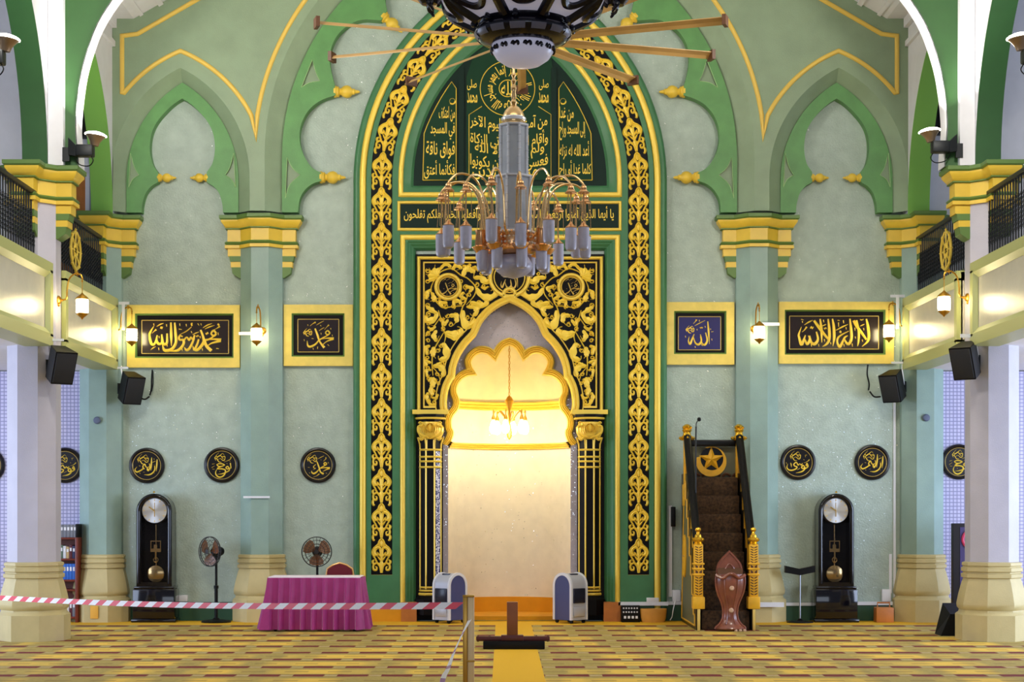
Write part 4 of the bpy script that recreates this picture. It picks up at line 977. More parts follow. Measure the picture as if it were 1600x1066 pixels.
def place_speaker(px, py, Y, deg, label):
    loc = (wx(px, Y), Y, wz(py, Y)); a = radians(deg)
    if fs[0]: ls.location = loc; ls.rotation_euler = (0, 0, a); ls['label'] = label; fs[0] = False
    else: dup(ls, loc, a, label)
place_speaker(93, 570, 22.05, 40, 'black loudspeaker on the left octagonal column under the gallery')
place_speaker(203, 606, 25.82, 40, 'black loudspeaker below the wide left panel, on the green corner column')
place_speaker(1511, 563, 22.05, -40, 'black loudspeaker on the right octagonal column under the gallery')
place_speaker(1397, 603, 25.82, -40, 'black loudspeaker below the wide right panel, on the green corner column')

# ------------------------------------------------------------------ uplighters on the capitals
mat('flood_lit', (255, 252, 244), .4, emit=12, ecol=(255, 250, 238))
mat('flood_shell', (150, 130, 110), .35, .8)
FLOOD = 110
def floodlight():
    t = thing('floodlight', 'x', 'floodlight', (0, 0, 0), 'uplighters on the arcade columns')
    tl = Matrix.Rotation(radians(7), 4, 'Y')
    b = nb(); lathe(b, [(.0, -.10), (.05, -.10), (.065, -.05), (.10, .0), (.135, .035), (.138, .05), (.132, .05), (.128, .04), (.09, .0), (.0, -.06)], (0, 0, 0), 24); bmesh.ops.transform(b, matrix=tl, verts=b.verts); obj('reflector', b, 'flood_shell', t)
    b = nb(); lathe(b, [(0, .085), (.06, .08), (.11, .065), (.139, .048), (.141, .034), (.130, .03), (0, .03)], (0, 0, 0), 24); bmesh.ops.transform(b, matrix=tl, verts=b.verts); obj('lit_glass', b, 'flood_lit', t)
    b = nb(); rbox(b, -.24, -.02, -.08, .08, -.24, -.09, .02); loft(b, [[(-.24, -.06, -.24), (-.24, .06, -.24), (-.24, .06, -.10), (-.24, -.06, -.10)], [(-.34, -.04, -.22), (-.34, .04, -.22), (-.34, .04, .0), (-.34, -.04, .0)]], True, True); obj('ballast_box', b, 'iron', t)
    b = nb(); tube(b, [(-.05, -.03, -.23), (-.02, -.04, -.30), (-.08, -.02, -.36), (-.2, .0, -.34), (-.26, .0, -.26)], .007, 6); obj('cable', b, 'black', t)
    b = nb(); box(b, -.42, -.33, -.02, .02, -.3, -.12); obj('bracket', b, 'iron', t)
    l = bpy.data.lights.new('flood', 'AREA'); l.shape = 'DISK'; l.size = .24; l.energy = FLOOD; l.color = (1.0, .96, .88); l.spread = radians(170)
    o = bpy.data.objects.new('flood', l); C.objects.link(o); o.parent = t; o.location = (.02, .0, .11); o.rotation_euler = (pi - radians(18), radians(30), 0)
    return t
fl = floodlight()
fl.location = (wx(149, 22.2), 22.2, wz(216, 22.2)); fl['label'] = 'uplighter over the left octagonal column, by the orange door'
def mirror_flood(px, py, Y, label, deg):
    return dup(fl, (wx(px, Y), Y, wz(py, Y)), radians(deg), label)
mirror_flood(1453, 210, 22.2, 'uplighter over the right octagonal column', 180)
mirror_flood(10, 66, 18.4, 'uplighter at the top left edge of the picture', 0)
mirror_flood(1594, 64, 18.4, 'uplighter at the top right edge of the picture', 180)

# ------------------------------------------------------------------ gallery railings, behind the parapets
def railing(sd, y0, y1, label, rosette=None):
    x = sd * 6.10; n = int((y1 - y0) / .115)
    t = thing('railing', label, 'railing', (x, (y0 + y1) / 2, 4.84), 'dark iron gallery railings')
    b = nb(); rbox(b, x - .035, x + .035, y0, y1, 5.70, 5.76, .012); obj('handrail', b, 'iron', t)
    b = nb(); box(b, x - .02, x + .02, y0, y1, 4.90, 4.93); obj('bottom_rail', b, 'iron', t)
    for i in range(n + 1):
        yy = y0 + .03 + (y1 - y0 - .06) * i / n; b = nb()
        tube(b, [(x, yy, 4.82), (x, yy, 5.05)], .011, 6, False)
        rows = []
        for k in range(17):
            zz = 5.05 + .45 * k / 16; a0 = k * .8
            rows.append([(x + .017 * cos(a0 + q * pi / 2), yy + .017 * sin(a0 + q * pi / 2), zz) for q in range(4)])
        loft(b, rows, True, True); tube(b, [(x, yy, 5.5), (x, yy, 5.71)], .011, 6, False)
        obj('baluster', b, 'iron', t, smooth=False)
    if rosette:
        b = nb(); cy, cz = rosette, 5.30; xx = x - sd * .03
        tube(b, [(xx, cy + .26 * cos(a), cz + .26 * sin(a)) for a in (2 * pi * k / 32 for k in range(33))], .021, 8, False)
        tube(b, [(xx, cy + .10 * cos(a), cz + .10 * sin(a)) for a in (2 * pi * k / 16 for k in range(17))], .014, 8, False)
        for k in range(8):
            a = k * pi / 4; tube(b, [(xx, cy + .05 * cos(a), cz + .05 * sin(a)), (xx, cy + .25 * cos(a), cz + .25 * sin(a))], .012, 6, False); lathe(b, [(0, -.03), (.024, 0), (0, .03)], (xx, cy + .29 * cos(a), cz + .29 * sin(a)), 8)
        obj('rosette', b, 'gold', t, label='gilded openwork rosette')
railing(-1, 22.82, 25.84, 'dark iron railing with gold rosette behind the left octagonal column', 24.1)
railing(-1, 19.2, 22.08, 'dark iron gallery railing at the left edge, nearer than the octagonal column')
railing(1, 22.82, 25.84, 'dark iron railing with gold rosette behind the right octagonal column', 24.1)
railing(1, 19.2, 22.08, 'dark iron gallery railing at the right edge, nearer than the octagonal column')
# things up in the galleries
b = nb(); box(b, -7.6, -6.42, 26.13, 26.2, 4.0, 6.72); d_ = obj('door_1', b, 'wood_orange', kind='structure', smooth=False)
b = nb(); box(b, -6.42, -6.36, 26.11, 26.2, 4.0, 6.76); box(b, -7.66, -7.6, 26.11, 26.2, 4.0, 6.76); box(b, -7.6, -6.42, 26.11, 26.2, 6.72, 6.76); obj('trim_15', b, 'white_wall', kind='structure', smooth=False)
b = nb(); rbox(b, -6.62, -6.30, 25.95, 26.2, 7.30, 8.12, .02); obj('gallery_loudspeaker', b, 'black', label='black box loudspeaker high in the left gallery, behind the uplighter', cat='loudspeaker', group='gallery loudspeakers')
b = nb(); rbox(b, 6.42, 6.74, 25.95, 26.2, 7.35, 8.15, .02); obj('gallery_loudspeaker', b, 'black', label='black box loudspeaker high in the right gallery, behind the uplighter', cat='loudspeaker', group='gallery loudspeakers')

# ------------------------------------------------------------------ small fittings: sensors, ducts, sockets
def disc_fit(px, py, Y, label):
    b = nb(); lathe(b, [(0, 0), (.055, 0), (.055, -.015), (.04, -.03), (0, -.034)], (wx(px, Y), Y, wz(py, Y)), 20, 'Y'); obj('sensor_disc', b, 'sensor', label=label, cat='sensor', group='round sensors on the corner columns')
mat('sensor', (86, 96, 120), .5)
disc_fit(152, 657, 25.87, 'small round grey disc on the left corner column'); disc_fit(1447, 653, 25.87, 'small round grey disc on the right corner column')
def duct(label, pts, w=.03, d=.02, m='white_plastic'):
    b = nb()
    for i_, ((x0, y0, Y0), (x1, y1, Y1)) in enumerate(zip(pts, pts[1:])):
        e_ = .0015 * i_
        a = Vector((wx(x0, Y0), Y0, wz(y0, Y0))); c = Vector((wx(x1, Y1), Y1, wz(y1, Y1)))
        box(b, min(a.x, c.x) - w / 2, max(a.x, c.x) + w / 2, min(a.y, c.y) - d - e_, max(a.y, c.y) - e_, min(a.z, c.z) - w / 2, max(a.z, c.z) + w / 2)
    return obj('cable_duct', b, m, label=label, cat='cable duct', group='white cable ducts', smooth=False)
duct('white cable duct running up the wall beside the right corner column', [(1397.5, 625, WY), (1397.5, 944, WY)], .035)
duct('short white cable duct at the end of the left parapet', [(188, 474, 25.86), (200, 474, 25.86), (193, 474, 25.86), (193, 514, 25.86)], .04)
duct('short white cable duct at the end of the right parapet', [(1393, 463, 25.86), (1411, 463, 25.86), (1402, 463, 25.86), (1402, 512, 25.86)], .04)
duct('white cable duct under the left parapet, over the lower loudspeaker', [(146, 575, 25.84), (199, 575, 25.84)], .03)
duct('white cable duct under the right parapet, over the lower loudspeaker', [(1394, 567, 25.84), (1452, 567, 25.84)], .03)
duct('white cable duct between the left wide panel and the pilaster lantern', [(376, 521.5, 25.9), (396, 521.5, 25.86)], .04)
duct('white cable duct between the pilaster lantern and the right wide panel', [(1192, 507, 25.86), (1215, 507, 25.9)], .04)
duct('thin white cable clip low on the left pilaster', [(382, 777, 25.87), (420, 777, 25.87)], .03)
duct('white cable duct on the foot of the left octagonal column, over the loudspeaker', [(65, 531.5, 22.12), (98, 531.5, 22.12)], .03)
duct('white cable duct on the right octagonal column, over the loudspeaker', [(1502, 526, 22.12), (1540, 524, 22.12)], .03)
duct('white duct along the skirting under the carved band, right of the archway', [(969, 943.5, 26.02), (1041, 943.5, 26.02)], .055, .03)
duct('white duct along the skirting behind the pulpit stairs', [(1041, 942.5, WY), (1136, 942.5, WY)], .05, .05)
duct('white duct along the skirting left of the right clock', [(1226, 944, WY), (1270, 944, WY)], .05, .05)
duct('white duct along the skirting right of the right clock', [(1340, 943, WY), (1402, 943, WY)], .05, .05)
duct('white duct wrapped round the foot of the right pilaster', [(1146, 945, 25.75), (1221, 945, 25.75)], .07, .03)
duct('upright white duct between the archway and the pulpit stairs', [(1047, 793, WY), (1047, 930, WY)], .05, .04)
duct('stepped white duct beside the wooden box', [(1391, 868, WY), (1391, 925, WY)], .04)
def wbox(name, label, cat, px0, py0, px1, py1, Y, d, m):
    b = nb(); rbox(b, wx(px0, Y), wx(px1, Y), Y - d, Y, wz(py1, Y), wz(py0, Y), .006); return obj(name, b, m, label=label, cat=cat)
wbox('socket_box', 'white socket box low on the wall between left clock and turned fan', 'socket', 279, 930, 294, 940, WY, .06, 'white_plastic')
wbox('socket_box', 'white socket box by the pulpit stairs', 'socket', 1050, 922, 1063, 940, WY, .06, 'white_plastic')
wbox('socket_box', 'white junction box on the duct under the carved band', 'socket', 1010, 934, 1029, 941, 26.05, .06, 'white_plastic')
wbox('socket_box', 'white junction box above the wooden box', 'socket', 1377, 921, 1391, 940, WY, .06, 'white_plastic')
wbox('wall_telephone', 'black handset on the white upright duct by the pulpit stairs', 'handset', 1048, 792, 1055, 823, WY - .04, .06, 'black')
mat('notice', (232, 176, 70), .8)
wbox('paper_notice', 'yellow paper notice on the base of the left corner column', 'notice', 141, 947, 153.5, 967, 25.76, .006, 'notice')

b = nb(); P = lambda x, y, Y=26.12: (wx(x, Y), Y, wz(y, Y))
tube(b, [P(238, 578), P(237, 592), P(236.5, 608), P(234, 618)], .012, 6); tube(b, [P(239, 580), P(239, 600), P(237, 612)], .008, 6); tube(b, [P(221, 623, 25.98), P(227, 624, 26.02), P(233, 620)], .013, 6); obj('hanging_cable', b, ['black'], label='black and white cable hanging below the wide left panel', cat='cable')
b = nb(); tube(b, [P(1356, 570), P(1355, 585), P(1358, 600), P(1357, 610)], .012, 6); tube(b, [P(1359, 612), P(1366, 620, 26.08), P(1376, 620, 26.02)], .013, 6); obj('hanging_cable', b, 'black', label='black and white cable hanging below the wide right panel', cat='cable')
b = nb(); tube(b, [P(1056, 936, 26.08), P(1052, 952, 26.0), P(1050, 964, 26.0), P(1047, 969, 25.95)], .008, 6); obj('power_cable', b, 'white_plastic', label='white power cable drooping from the socket by the pulpit stairs', cat='cable')
# ------------------------------------------------------------------ crystal chandelier
mat('frosted_glass', (172, 172, 194), .35, var=.05, vs=30, coat=.2)
mat('crystal', (216, 220, 230), .08, .3, var=.10, vs=8, coat=.5)
mat('mirror_glass', (176, 182, 190), .14, .35, var=.15, vs=4)
mat('champagne', (232, 196, 140), .22, .85)
mat('rose_gold', (226, 172, 118), .2, .9)
CHY = 17.0; cs = CHY / F
cz = lambda py: wz(py, CHY); cxx = lambda px: (px - 802.5) * cs
CHX = wx(802.5, CHY)
t = thing('chandelier', 'large crystal chandelier with frosted glass lamps on curved golden arms', 'chandelier', (CHX, CHY, cz(430)))
def zl(py): return cz(py)
b = nb(); pr = [(0, zl(60)), (.012, zl(60)), (.012, zl(112))]
for py, r in ((118, 4), (122, 2), (127, 4.5), (132, 2.5), (138, 5), (143, 3), (150, 4.5), (156, 3), (160, 6), (165, 4)): pr.append((r * cs, zl(py)))
pr += [(9 * cs, zl(168)), (14 * cs, zl(174)), (17 * cs, zl(181)), (18 * cs, zl(186)), (18.5 * cs, zl(192)), (16 * cs, zl(196)), (0, zl(196))]
lathe(b, pr[::-1], (CHX, CHY, 0), 20); tube(b, [(CHX, CHY, zl(60)), (CHX, CHY, 11.2)], .012, 8, False); obj('stem', b, 'champagne', t)
b = nb(); lathe(b, [(17 * cs, zl(190)), (19.5 * cs, zl(188)), (19.5 * cs, zl(185)), (17.5 * cs, zl(183))], (CHX, CHY, 0), 20); obj('collar', b, 'crystal', t)
def prism_col(r, y0, y1, nm, arch):
    b = nb(); n = 8
    lathe(b, [(0, zl(y1)), (r, zl(y1)), (r, zl(y0)), (0, zl(y0))], (CHX, CHY, 0), n, phase=pi / 8)
    c = obj(nm, b, 'mirror_glass', t, smooth=False)
    for k in range(n):
        a = pi / 8 + k * pi / 4; x, y = CHX + (r + .004) * cos(a), CHY + (r + .004) * sin(a)
        b = nb(); tube(b, [(x, y, zl(y1)), (x, y, zl(y0))], .014, 6, False)
        for q in range(7): lathe(b, [(0, -.012), (.02, 0), (0, .012)], (x, y, zl(y0) + (zl(y1) - zl(y0)) * (q + .5) / 7), 6)
        obj('crystal_rod', b, 'crystal', c, smooth=False)
    b = nb()
    for yy in (y0, y1):
        lathe(b, [(r, zl(yy) - .012), (r + .02, zl(yy) - .008), (r + .02, zl(yy) + .008), (r, zl(yy) + .012)], (CHX, CHY, 0), n, phase=pi / 8)
    obj('rim', b, 'crystal', c, smooth=False)
prism_col(22 * cs, 197, 276, 'upper_column', 0); prism_col(27.5 * cs, 277, 362, 'lower_column', 1)
b = nb(); lathe(b, [(0, zl(363)), (26 * cs, zl(362)), (34 * cs, zl(364)), (36 * cs, zl(372)), (34 * cs, zl(386)), (38 * cs, zl(392)), (30 * cs, zl(398)), (0, zl(400))], (CHX, CHY, 0), 16)
for k in range(8):
    a = k * pi / 4 + .2; lathe(b, [(.0, zl(398)), (.05, zl(397)), (.085, zl(390)), (.09, zl(388)), (.06, zl(386)), (.05, zl(368)), (.06, zl(362)), (0, zl(361))], (CHX + 52 * cs * cos(a), CHY + 52 * cs * sin(a), 0), 12)
drum = obj('drum', b, 'rose_gold', t)
b = nb()
for k in range(32):
    a = k * 2 * pi / 32
    for q in range(4): lathe(b, [(0, -.016), (.016, 0), (0, .016)], (CHX + (36 - q) * cs * cos(a), CHY + (36 - q) * cs * sin(a), zl(366 + 8 * q)), 6)
obj('crystal_beads', b, 'crystal', drum, smooth=False)
b = nb(); lathe(b, [(0, zl(436)), (4 * cs, zl(435)), (18 * cs, zl(431)), (27 * cs, zl(424)), (30 * cs, zl(417)), (29 * cs, zl(412)), (22 * cs, zl(400)), (0, zl(399))], (CHX, CHY, 0), 28); obj('glass_bowl', b, 'frosted_glass', t)
def glass_lamp(x, y, ztop, parent, rr=8.4, hh=28):
    u = cs
    b = nb(); lathe(b, [(0, ztop), (1.2 * u, ztop - .5 * u), (2.5 * u, ztop - 3 * u), (5 * u, ztop - 6 * u), (9 * u, ztop - 9.5 * u), (9 * u, ztop - 10.5 * u), (0, ztop - 10.5 * u)], (x, y, 0), 14); cp = obj('lamp_cap', b, 'rose_gold', parent)
    b = nb(); z0 = ztop - 10.4 * u; lathe(b, [(0, z0), (rr * u, z0), (rr * 1.02 * u, z0 - 2 * u), (rr * u, z0 - (hh - 6) * u), (rr * .85 * u, z0 - (hh - 2) * u), (rr * .5 * u, z0 - hh * u), (0, z0 - hh * u)], (x, y, 0), 14); obj('lamp_shade', b, 'frosted_glass', cp)
RO = 113 * cs
for k in range(16):
    a = -pi / 2 + radians(5) + k * 2 * pi / 16; dx, dy = cos(a), sin(a)
    lift = 7 * cs * (k % 2)
    p = lambda r, py: (CHX + r * cs * dx, CHY + r * cs * dy, zl(py) + lift)
    b = nb(); tube(b, [p(36, 378), p(46, 366), p(50, 340), p(54, 315), p(64, 296), p(80, 287), p(98, 288), p(110, 298), p(113, 304)], .011, 8)
    ar_ = obj('lamp_arm', b, 'champagne', t)
    x, y = CHX + RO * dx, CHY + RO * dy
    b = nb(); z1 = zl(305) + lift; u = cs
    lathe(b, [(0, z1 + 4 * u), (2 * u, z1 + 3 * u), (4.5 * u, z1), (5 * u, z1 - 3 * u), (5 * u, z1 - 5 * u), (9 * u, z1 - 9 * u), (9 * u, z1 - 10.5 * u), (0, z1 - 9 * u)], (x, y, 0), 14)
    obj('bell_cap', b, 'rose_gold', ar_)
    b = nb(); tube(b, [(x, y, z1 - 8 * u), (x, y, zl(359) + lift)], .008, 6, False)
    for q in (0, 2.1, 4.2): tube(b, [(x + 8 * u * cos(q), y + 8 * u * sin(q), z1 - 10 * u), (x + 9 * u * cos(q + .3), y + 9 * u * sin(q + .3), zl(356) + lift)], .003, 4, False)
    obj('hanger_rod', b, 'champagne', ar_)
    glass_lamp(x, y, zl(358) + lift, t, 8.7, 35)
for k in range(8):
    a = -pi / 2 + radians(14) + k * pi / 4
    glass_lamp(CHX + 50 * cs * cos(a), CHY + 50 * cs * sin(a), zl(383), t, 8.7, 33)

# ------------------------------------------------------------------ ceiling fan with ten narrow blades
FY = 21.0; FX = wx(814, FY); FZ = wz(62, FY)
t = thing('ceiling_fan', 'wide ceiling fan with long narrow wooden blades behind the dark lantern', 'ceiling fan', (FX, FY, FZ))
mat('blade_wood', (176, 140, 84), .45, var=.12, vs=3)
b = nb(); lathe(b, [(0, FZ - .12), (.14, FZ - .11), (.2, FZ - .05), (.2, FZ + .06), (.12, FZ + .12), (.04, FZ + .16), (.03, FZ + .3), (0, FZ + .3)], (FX, FY, 0), 24); tube(b, [(FX, FY, FZ + .25), (FX, FY, 11.2)], .03, 10, False); obj('hub', b, 'black', t)
for k in range(10):
    a = pi / 2 + radians(-1 + 36 * k); r0, r1 = .18, 2.52
    rows = []
    for r in (r0, r0 + .02, r1 - .02, r1):
        wd = .055; q = []
        for s_, h_ in ((-1, .03), (.3, .012), (1, -.02), (1, -.028), (.3, .0), (-1, .022)):
            x, y = r, s_ * wd
            q.append((FX + x * cos(a) - y * sin(a), FY + x * sin(a) + y * cos(a), FZ + h_ * 1.2))
        rows.append(q)
    b = nb(); loft(b, rows, True, True); bl = obj('blade', b, 'blade_wood', t, smooth=False)
    b = nb(); x = r1 - .01; q = []
    box(b, r1 - .03, r1 + .015, -.08, .08, FZ - .06, FZ + .06)
    bmesh.ops.transform(b, matrix=Matrix.Translation((FX, FY, 0)) @ Matrix.Rotation(a, 4, 'Z'), verts=b.verts); obj('blade_tip', b, 'wood_dark', bl, smooth=False) if 'wood_dark' in M else (mat('wood_dark', (84, 50, 26), .5), obj('blade_tip', b, 'wood_dark', bl, smooth=False))

# ------------------------------------------------------------------ big dark lantern with white panels, nearest of the hanging things
LY = 10.5; LX_ = wx(817, LY); ls_ = LY / F; lz = lambda py: wz(py, LY)
mat('lantern_black', (18, 16, 30), .22, coat=.3, spec=.4); mat('lantern_glass', (222, 222, 240), .3, emit=.22, ecol=(214, 212, 244)); mat('ring_glass', (112, 112, 130), .3)
t = thing('pendant_lantern', 'big dark ribbed lantern with white glass panels at the top of the picture', 'lantern', (LX_, LY, lz(107)))
def lr(py):      # body radius in pixels
    tab = [(-150, 60), (-120, 100), (-80, 124), (-40, 133), (-5, 131), (10, 124), (22, 108), (32, 88), (38, 76)]
    for (a, r), (c, q) in zip(tab, tab[1:]):
        if a <= py <= c: return r + (q - r) * (py - a) / (c - a)
    return 60
b = nb(); lathe(b, [(lr(y) * ls_ - .006, lz(y)) for y in (38, 32, 22, 10, -5, -40, -80, -120, -150)], (LX_, LY, 0), 48); bo = obj('glass_body', b, 'lantern_glass', t)
for k in range(8):
    a = k * pi / 4 - pi / 8 + pi / 2 * 0; b = nb()
    tube(b, [(LX_ + lr(y) * ls_ * cos(a), LY + lr(y) * ls_ * sin(a), lz(y)) for y in (38, 30, 20, 8, -5, -25, -50, -80, -115, -150)], .034, 8); obj('rib', b, 'lantern_black', bo)
b = nb()
for k in range(8):
    a = k * pi / 4; w2 = pi / 8
    tube(b, [(LX_ + (lr(y) + 1) * ls_ * cos(a + d), LY + (lr(y) + 1) * ls_ * sin(a + d), lz(y)) for y, d in ((4, -w2 * .9), (16, -w2 * .62), (26, -w2 * .3), (28, 0), (26, w2 * .3), (16, w2 * .62), (4, w2 * .9))], .026, 6)
obj('panel_tracery', b, 'lantern_black', bo)
b = nb(); lathe(b, [(60 * ls_, lz(30)), (72 * ls_, lz(30)), (76 * ls_, lz(34)), (76 * ls_, lz(40)), (70 * ls_, lz(43)), (74 * ls_, lz(47)), (76 * ls_, lz(52)), (75 * ls_, lz(57)), (70 * ls_, lz(62)), (66 * ls_, lz(65)), (63 * ls_, lz(67)), (56 * ls_, lz(69)), (50 * ls_, lz(71)), (47 * ls_, lz(69))], (LX_, LY, 0), 48)
rg = obj('lower_ring', b, 'lantern_black', t)
for k in range(14):
    a = k * 2 * pi / 14 + .1; b = nb()
    rows = []
    for y, r in ((54, 76.5), (59, 74.5), (63, 70.5)):
        rows.append([(LX_ + r * ls_ * cos(a + d), LY + r * ls_ * sin(a + d), lz(y)) for d in (-.16, -.08, 0, .08, .16)])
    loft(b, rows, False); obj('ring_panel', b, 'ring_glass', rg)
for k in range(10):
    a = k * pi / 5 + .15; b = nb(); lathe(b, [(0, lz(47)), (.018, lz(45)), (.022, lz(41)), (.014, lz(36)), (.008, lz(31)), (0, lz(29))], (LX_ + 77 * ls_ * cos(a), LY + 77 * ls_ * sin(a), 0), 8); obj('ring_stud', b, 'lantern_black', rg)
b = nb(); lathe(b, [(0, lz(106)), (12 * ls_, lz(105.3)), (28 * ls_, lz(101)), (41 * ls_, lz(92)), (47.5 * ls_, lz(82)), (49 * ls_, lz(75)), (48 * ls_, lz(70)), (0, lz(70))], (LX_, LY, 0), 40); bw = obj('glass_bowl', b, 'lantern_glass', t)
b = nb(); rr = 48.6 * ls_
for k in range(16):
    a = k * 2 * pi / 16 + .13
    q = lambda da, py: (LX_ + (rr + .002) * cos(a + da), LY + (rr + .002) * sin(a + da), lz(py))
    tube(b, [q(-.11, 81), q(-.09, 78), q(-.05, 77), q(-.03, 80), q(-.06, 82)], .008, 5); tube(b, [q(-.03, 79.5), q(.03, 78.5), q(.06, 77), q(.10, 78), q(.11, 81), q(.07, 82)], .008, 5)
obj('painted_scrolls', b, 'lantern_black', bw)
for k in range(6):
    a = k * pi / 3 + .02; b = nb(); dx, dy = cos(a), sin(a); px_, py_ = -dy, dx
    g = lambda r, y, s_=0: (LX_ + r * ls_ * dx + s_ * px_, LY + r * ls_ * dy + s_ * py_, lz(y))
    tube(b, [g(128, -40), g(140, -30), g(146, -14), g(146, 0)], [.035, .04, .05, .055], 10)
    lathe(b, [(0, lz(10)), (.05, lz(8)), (.075, lz(0)), (.07, lz(-8)), (.03, lz(-14)), (0, lz(-15))], (LX_ + 146 * ls_ * dx, LY + 146 * ls_ * dy, 0), 10)
    for s_ in (-.05, -.018, .018, .05): tube(b, [g(143, 4, s_), g(147, 10, s_ * 1.3), g(144, 15, s_ * 1.5), g(139, 19 + 60 * abs(s_), s_ * 1.3)], [.018, .014, .010, .005], 6)
    tube(b, [g(138, -8, -.06), g(130, -6, -.09), g(134, 4, -.1)], [.02, .014, .006], 6); tube(b, [g(138, -8, .06), g(130, -6, .09), g(134, 4, .1)], [.02, .014, .006], 6)
    obj('claw_ornament', b, 'lantern_black', t)
b = nb(); lathe(b, [(0, lz(-148)), (62 * ls_, lz(-148)), (66 * ls_, lz(-156)), (40 * ls_, lz(-185)), (12 * ls_, lz(-215)), (0, lz(-215))], (LX_, LY, 0), 32); tube(b, [(LX_, LY, lz(-210)), (LX_, LY, 11.2)], .02, 8, False); obj('crown', b, 'lantern_black', t)

# ------------------------------------------------------------------ small lit chandelier in the niche
nx, ny = ncx, ncy + .12; ns = ny / F; nz_ = lambda py: wz(py, ny)
t = thing('niche_chandelier', 'small lit brass chandelier hanging on a chain inside the prayer niche', 'chandelier', (nx, ny, nz_(690)))
b = nb(); prev = None
for k in range(16):
    y = 545 + 78 * k / 16; d = .012 if k % 2 else 0
    tube(b, [(nx + (.012 if k % 2 == 0 else .004) * cos(q), ny + (.004 if k % 2 == 0 else .012) * cos(q), nz_(y + 2.5) + .028 * sin(q)) for q in (2 * pi * w / 10 for w in range(11))], .005, 5, False)
tube(b, [(nx, ny, nz_(545)), (nx, ny, nz_(500))], .006, 6, False); obj('chain', b, 'brass', t)
b = nb(); lathe(b, [(0, nz_(688)), (.03, nz_(684)), (.05, nz_(676)), (.03, nz_(668)), (.018, nz_(660)), (.02, nz_(640)), (.05, nz_(632)), (.07, nz_(627)), (.03, nz_(620)), (0, nz_(618))], (nx, ny, 0), 16); obj('body', b, 'brass', t)
mat('bulb_lit', (255, 240, 190), .3, emit=30, ecol=(255, 234, 176))
for k in range(6):
    a = k * pi / 3 + .3; dx, dy = cos(a), sin(a); g = lambda r, y: (nx + r * ns * dx, ny + r * ns * dy, nz_(y))
    b = nb(); tube(b, [g(4, 660), g(10, 650), g(18, 642), g(25, 646), g(27, 654)], .009, 6); am = obj('arm', b, 'brass', t)
    b = nb(); lathe(b, [(0, nz_(640)), (.014, nz_(643)), (.008, nz_(648)), (.03, nz_(654)), (.03, nz_(656)), (0, nz_(656))], (nx + 26 * ns * dx, ny + 26 * ns * dy, 0), 10); obj('finial', b, 'brass', am)
    b = nb(); lathe(b, [(0, nz_(657)), (.03, nz_(659)), (.06, nz_(668)), (.055, nz_(674)), (.03, nz_(678)), (0, nz_(679))], (nx + 26 * ns * dx, ny + 26 * ns * dy, 0), 12); obj('lit_bulb', b, 'bulb_lit', am)
l = bpy.data.lights.new('niche_bulbs', 'POINT'); l.energy = 27; l.color = (1.0, .90, .66); l.shadow_soft_size = .2
o = bpy.data.objects.new('niche_bulbs', l); C.objects.link(o); o.parent = t; o.location = (0, -.15, .06)

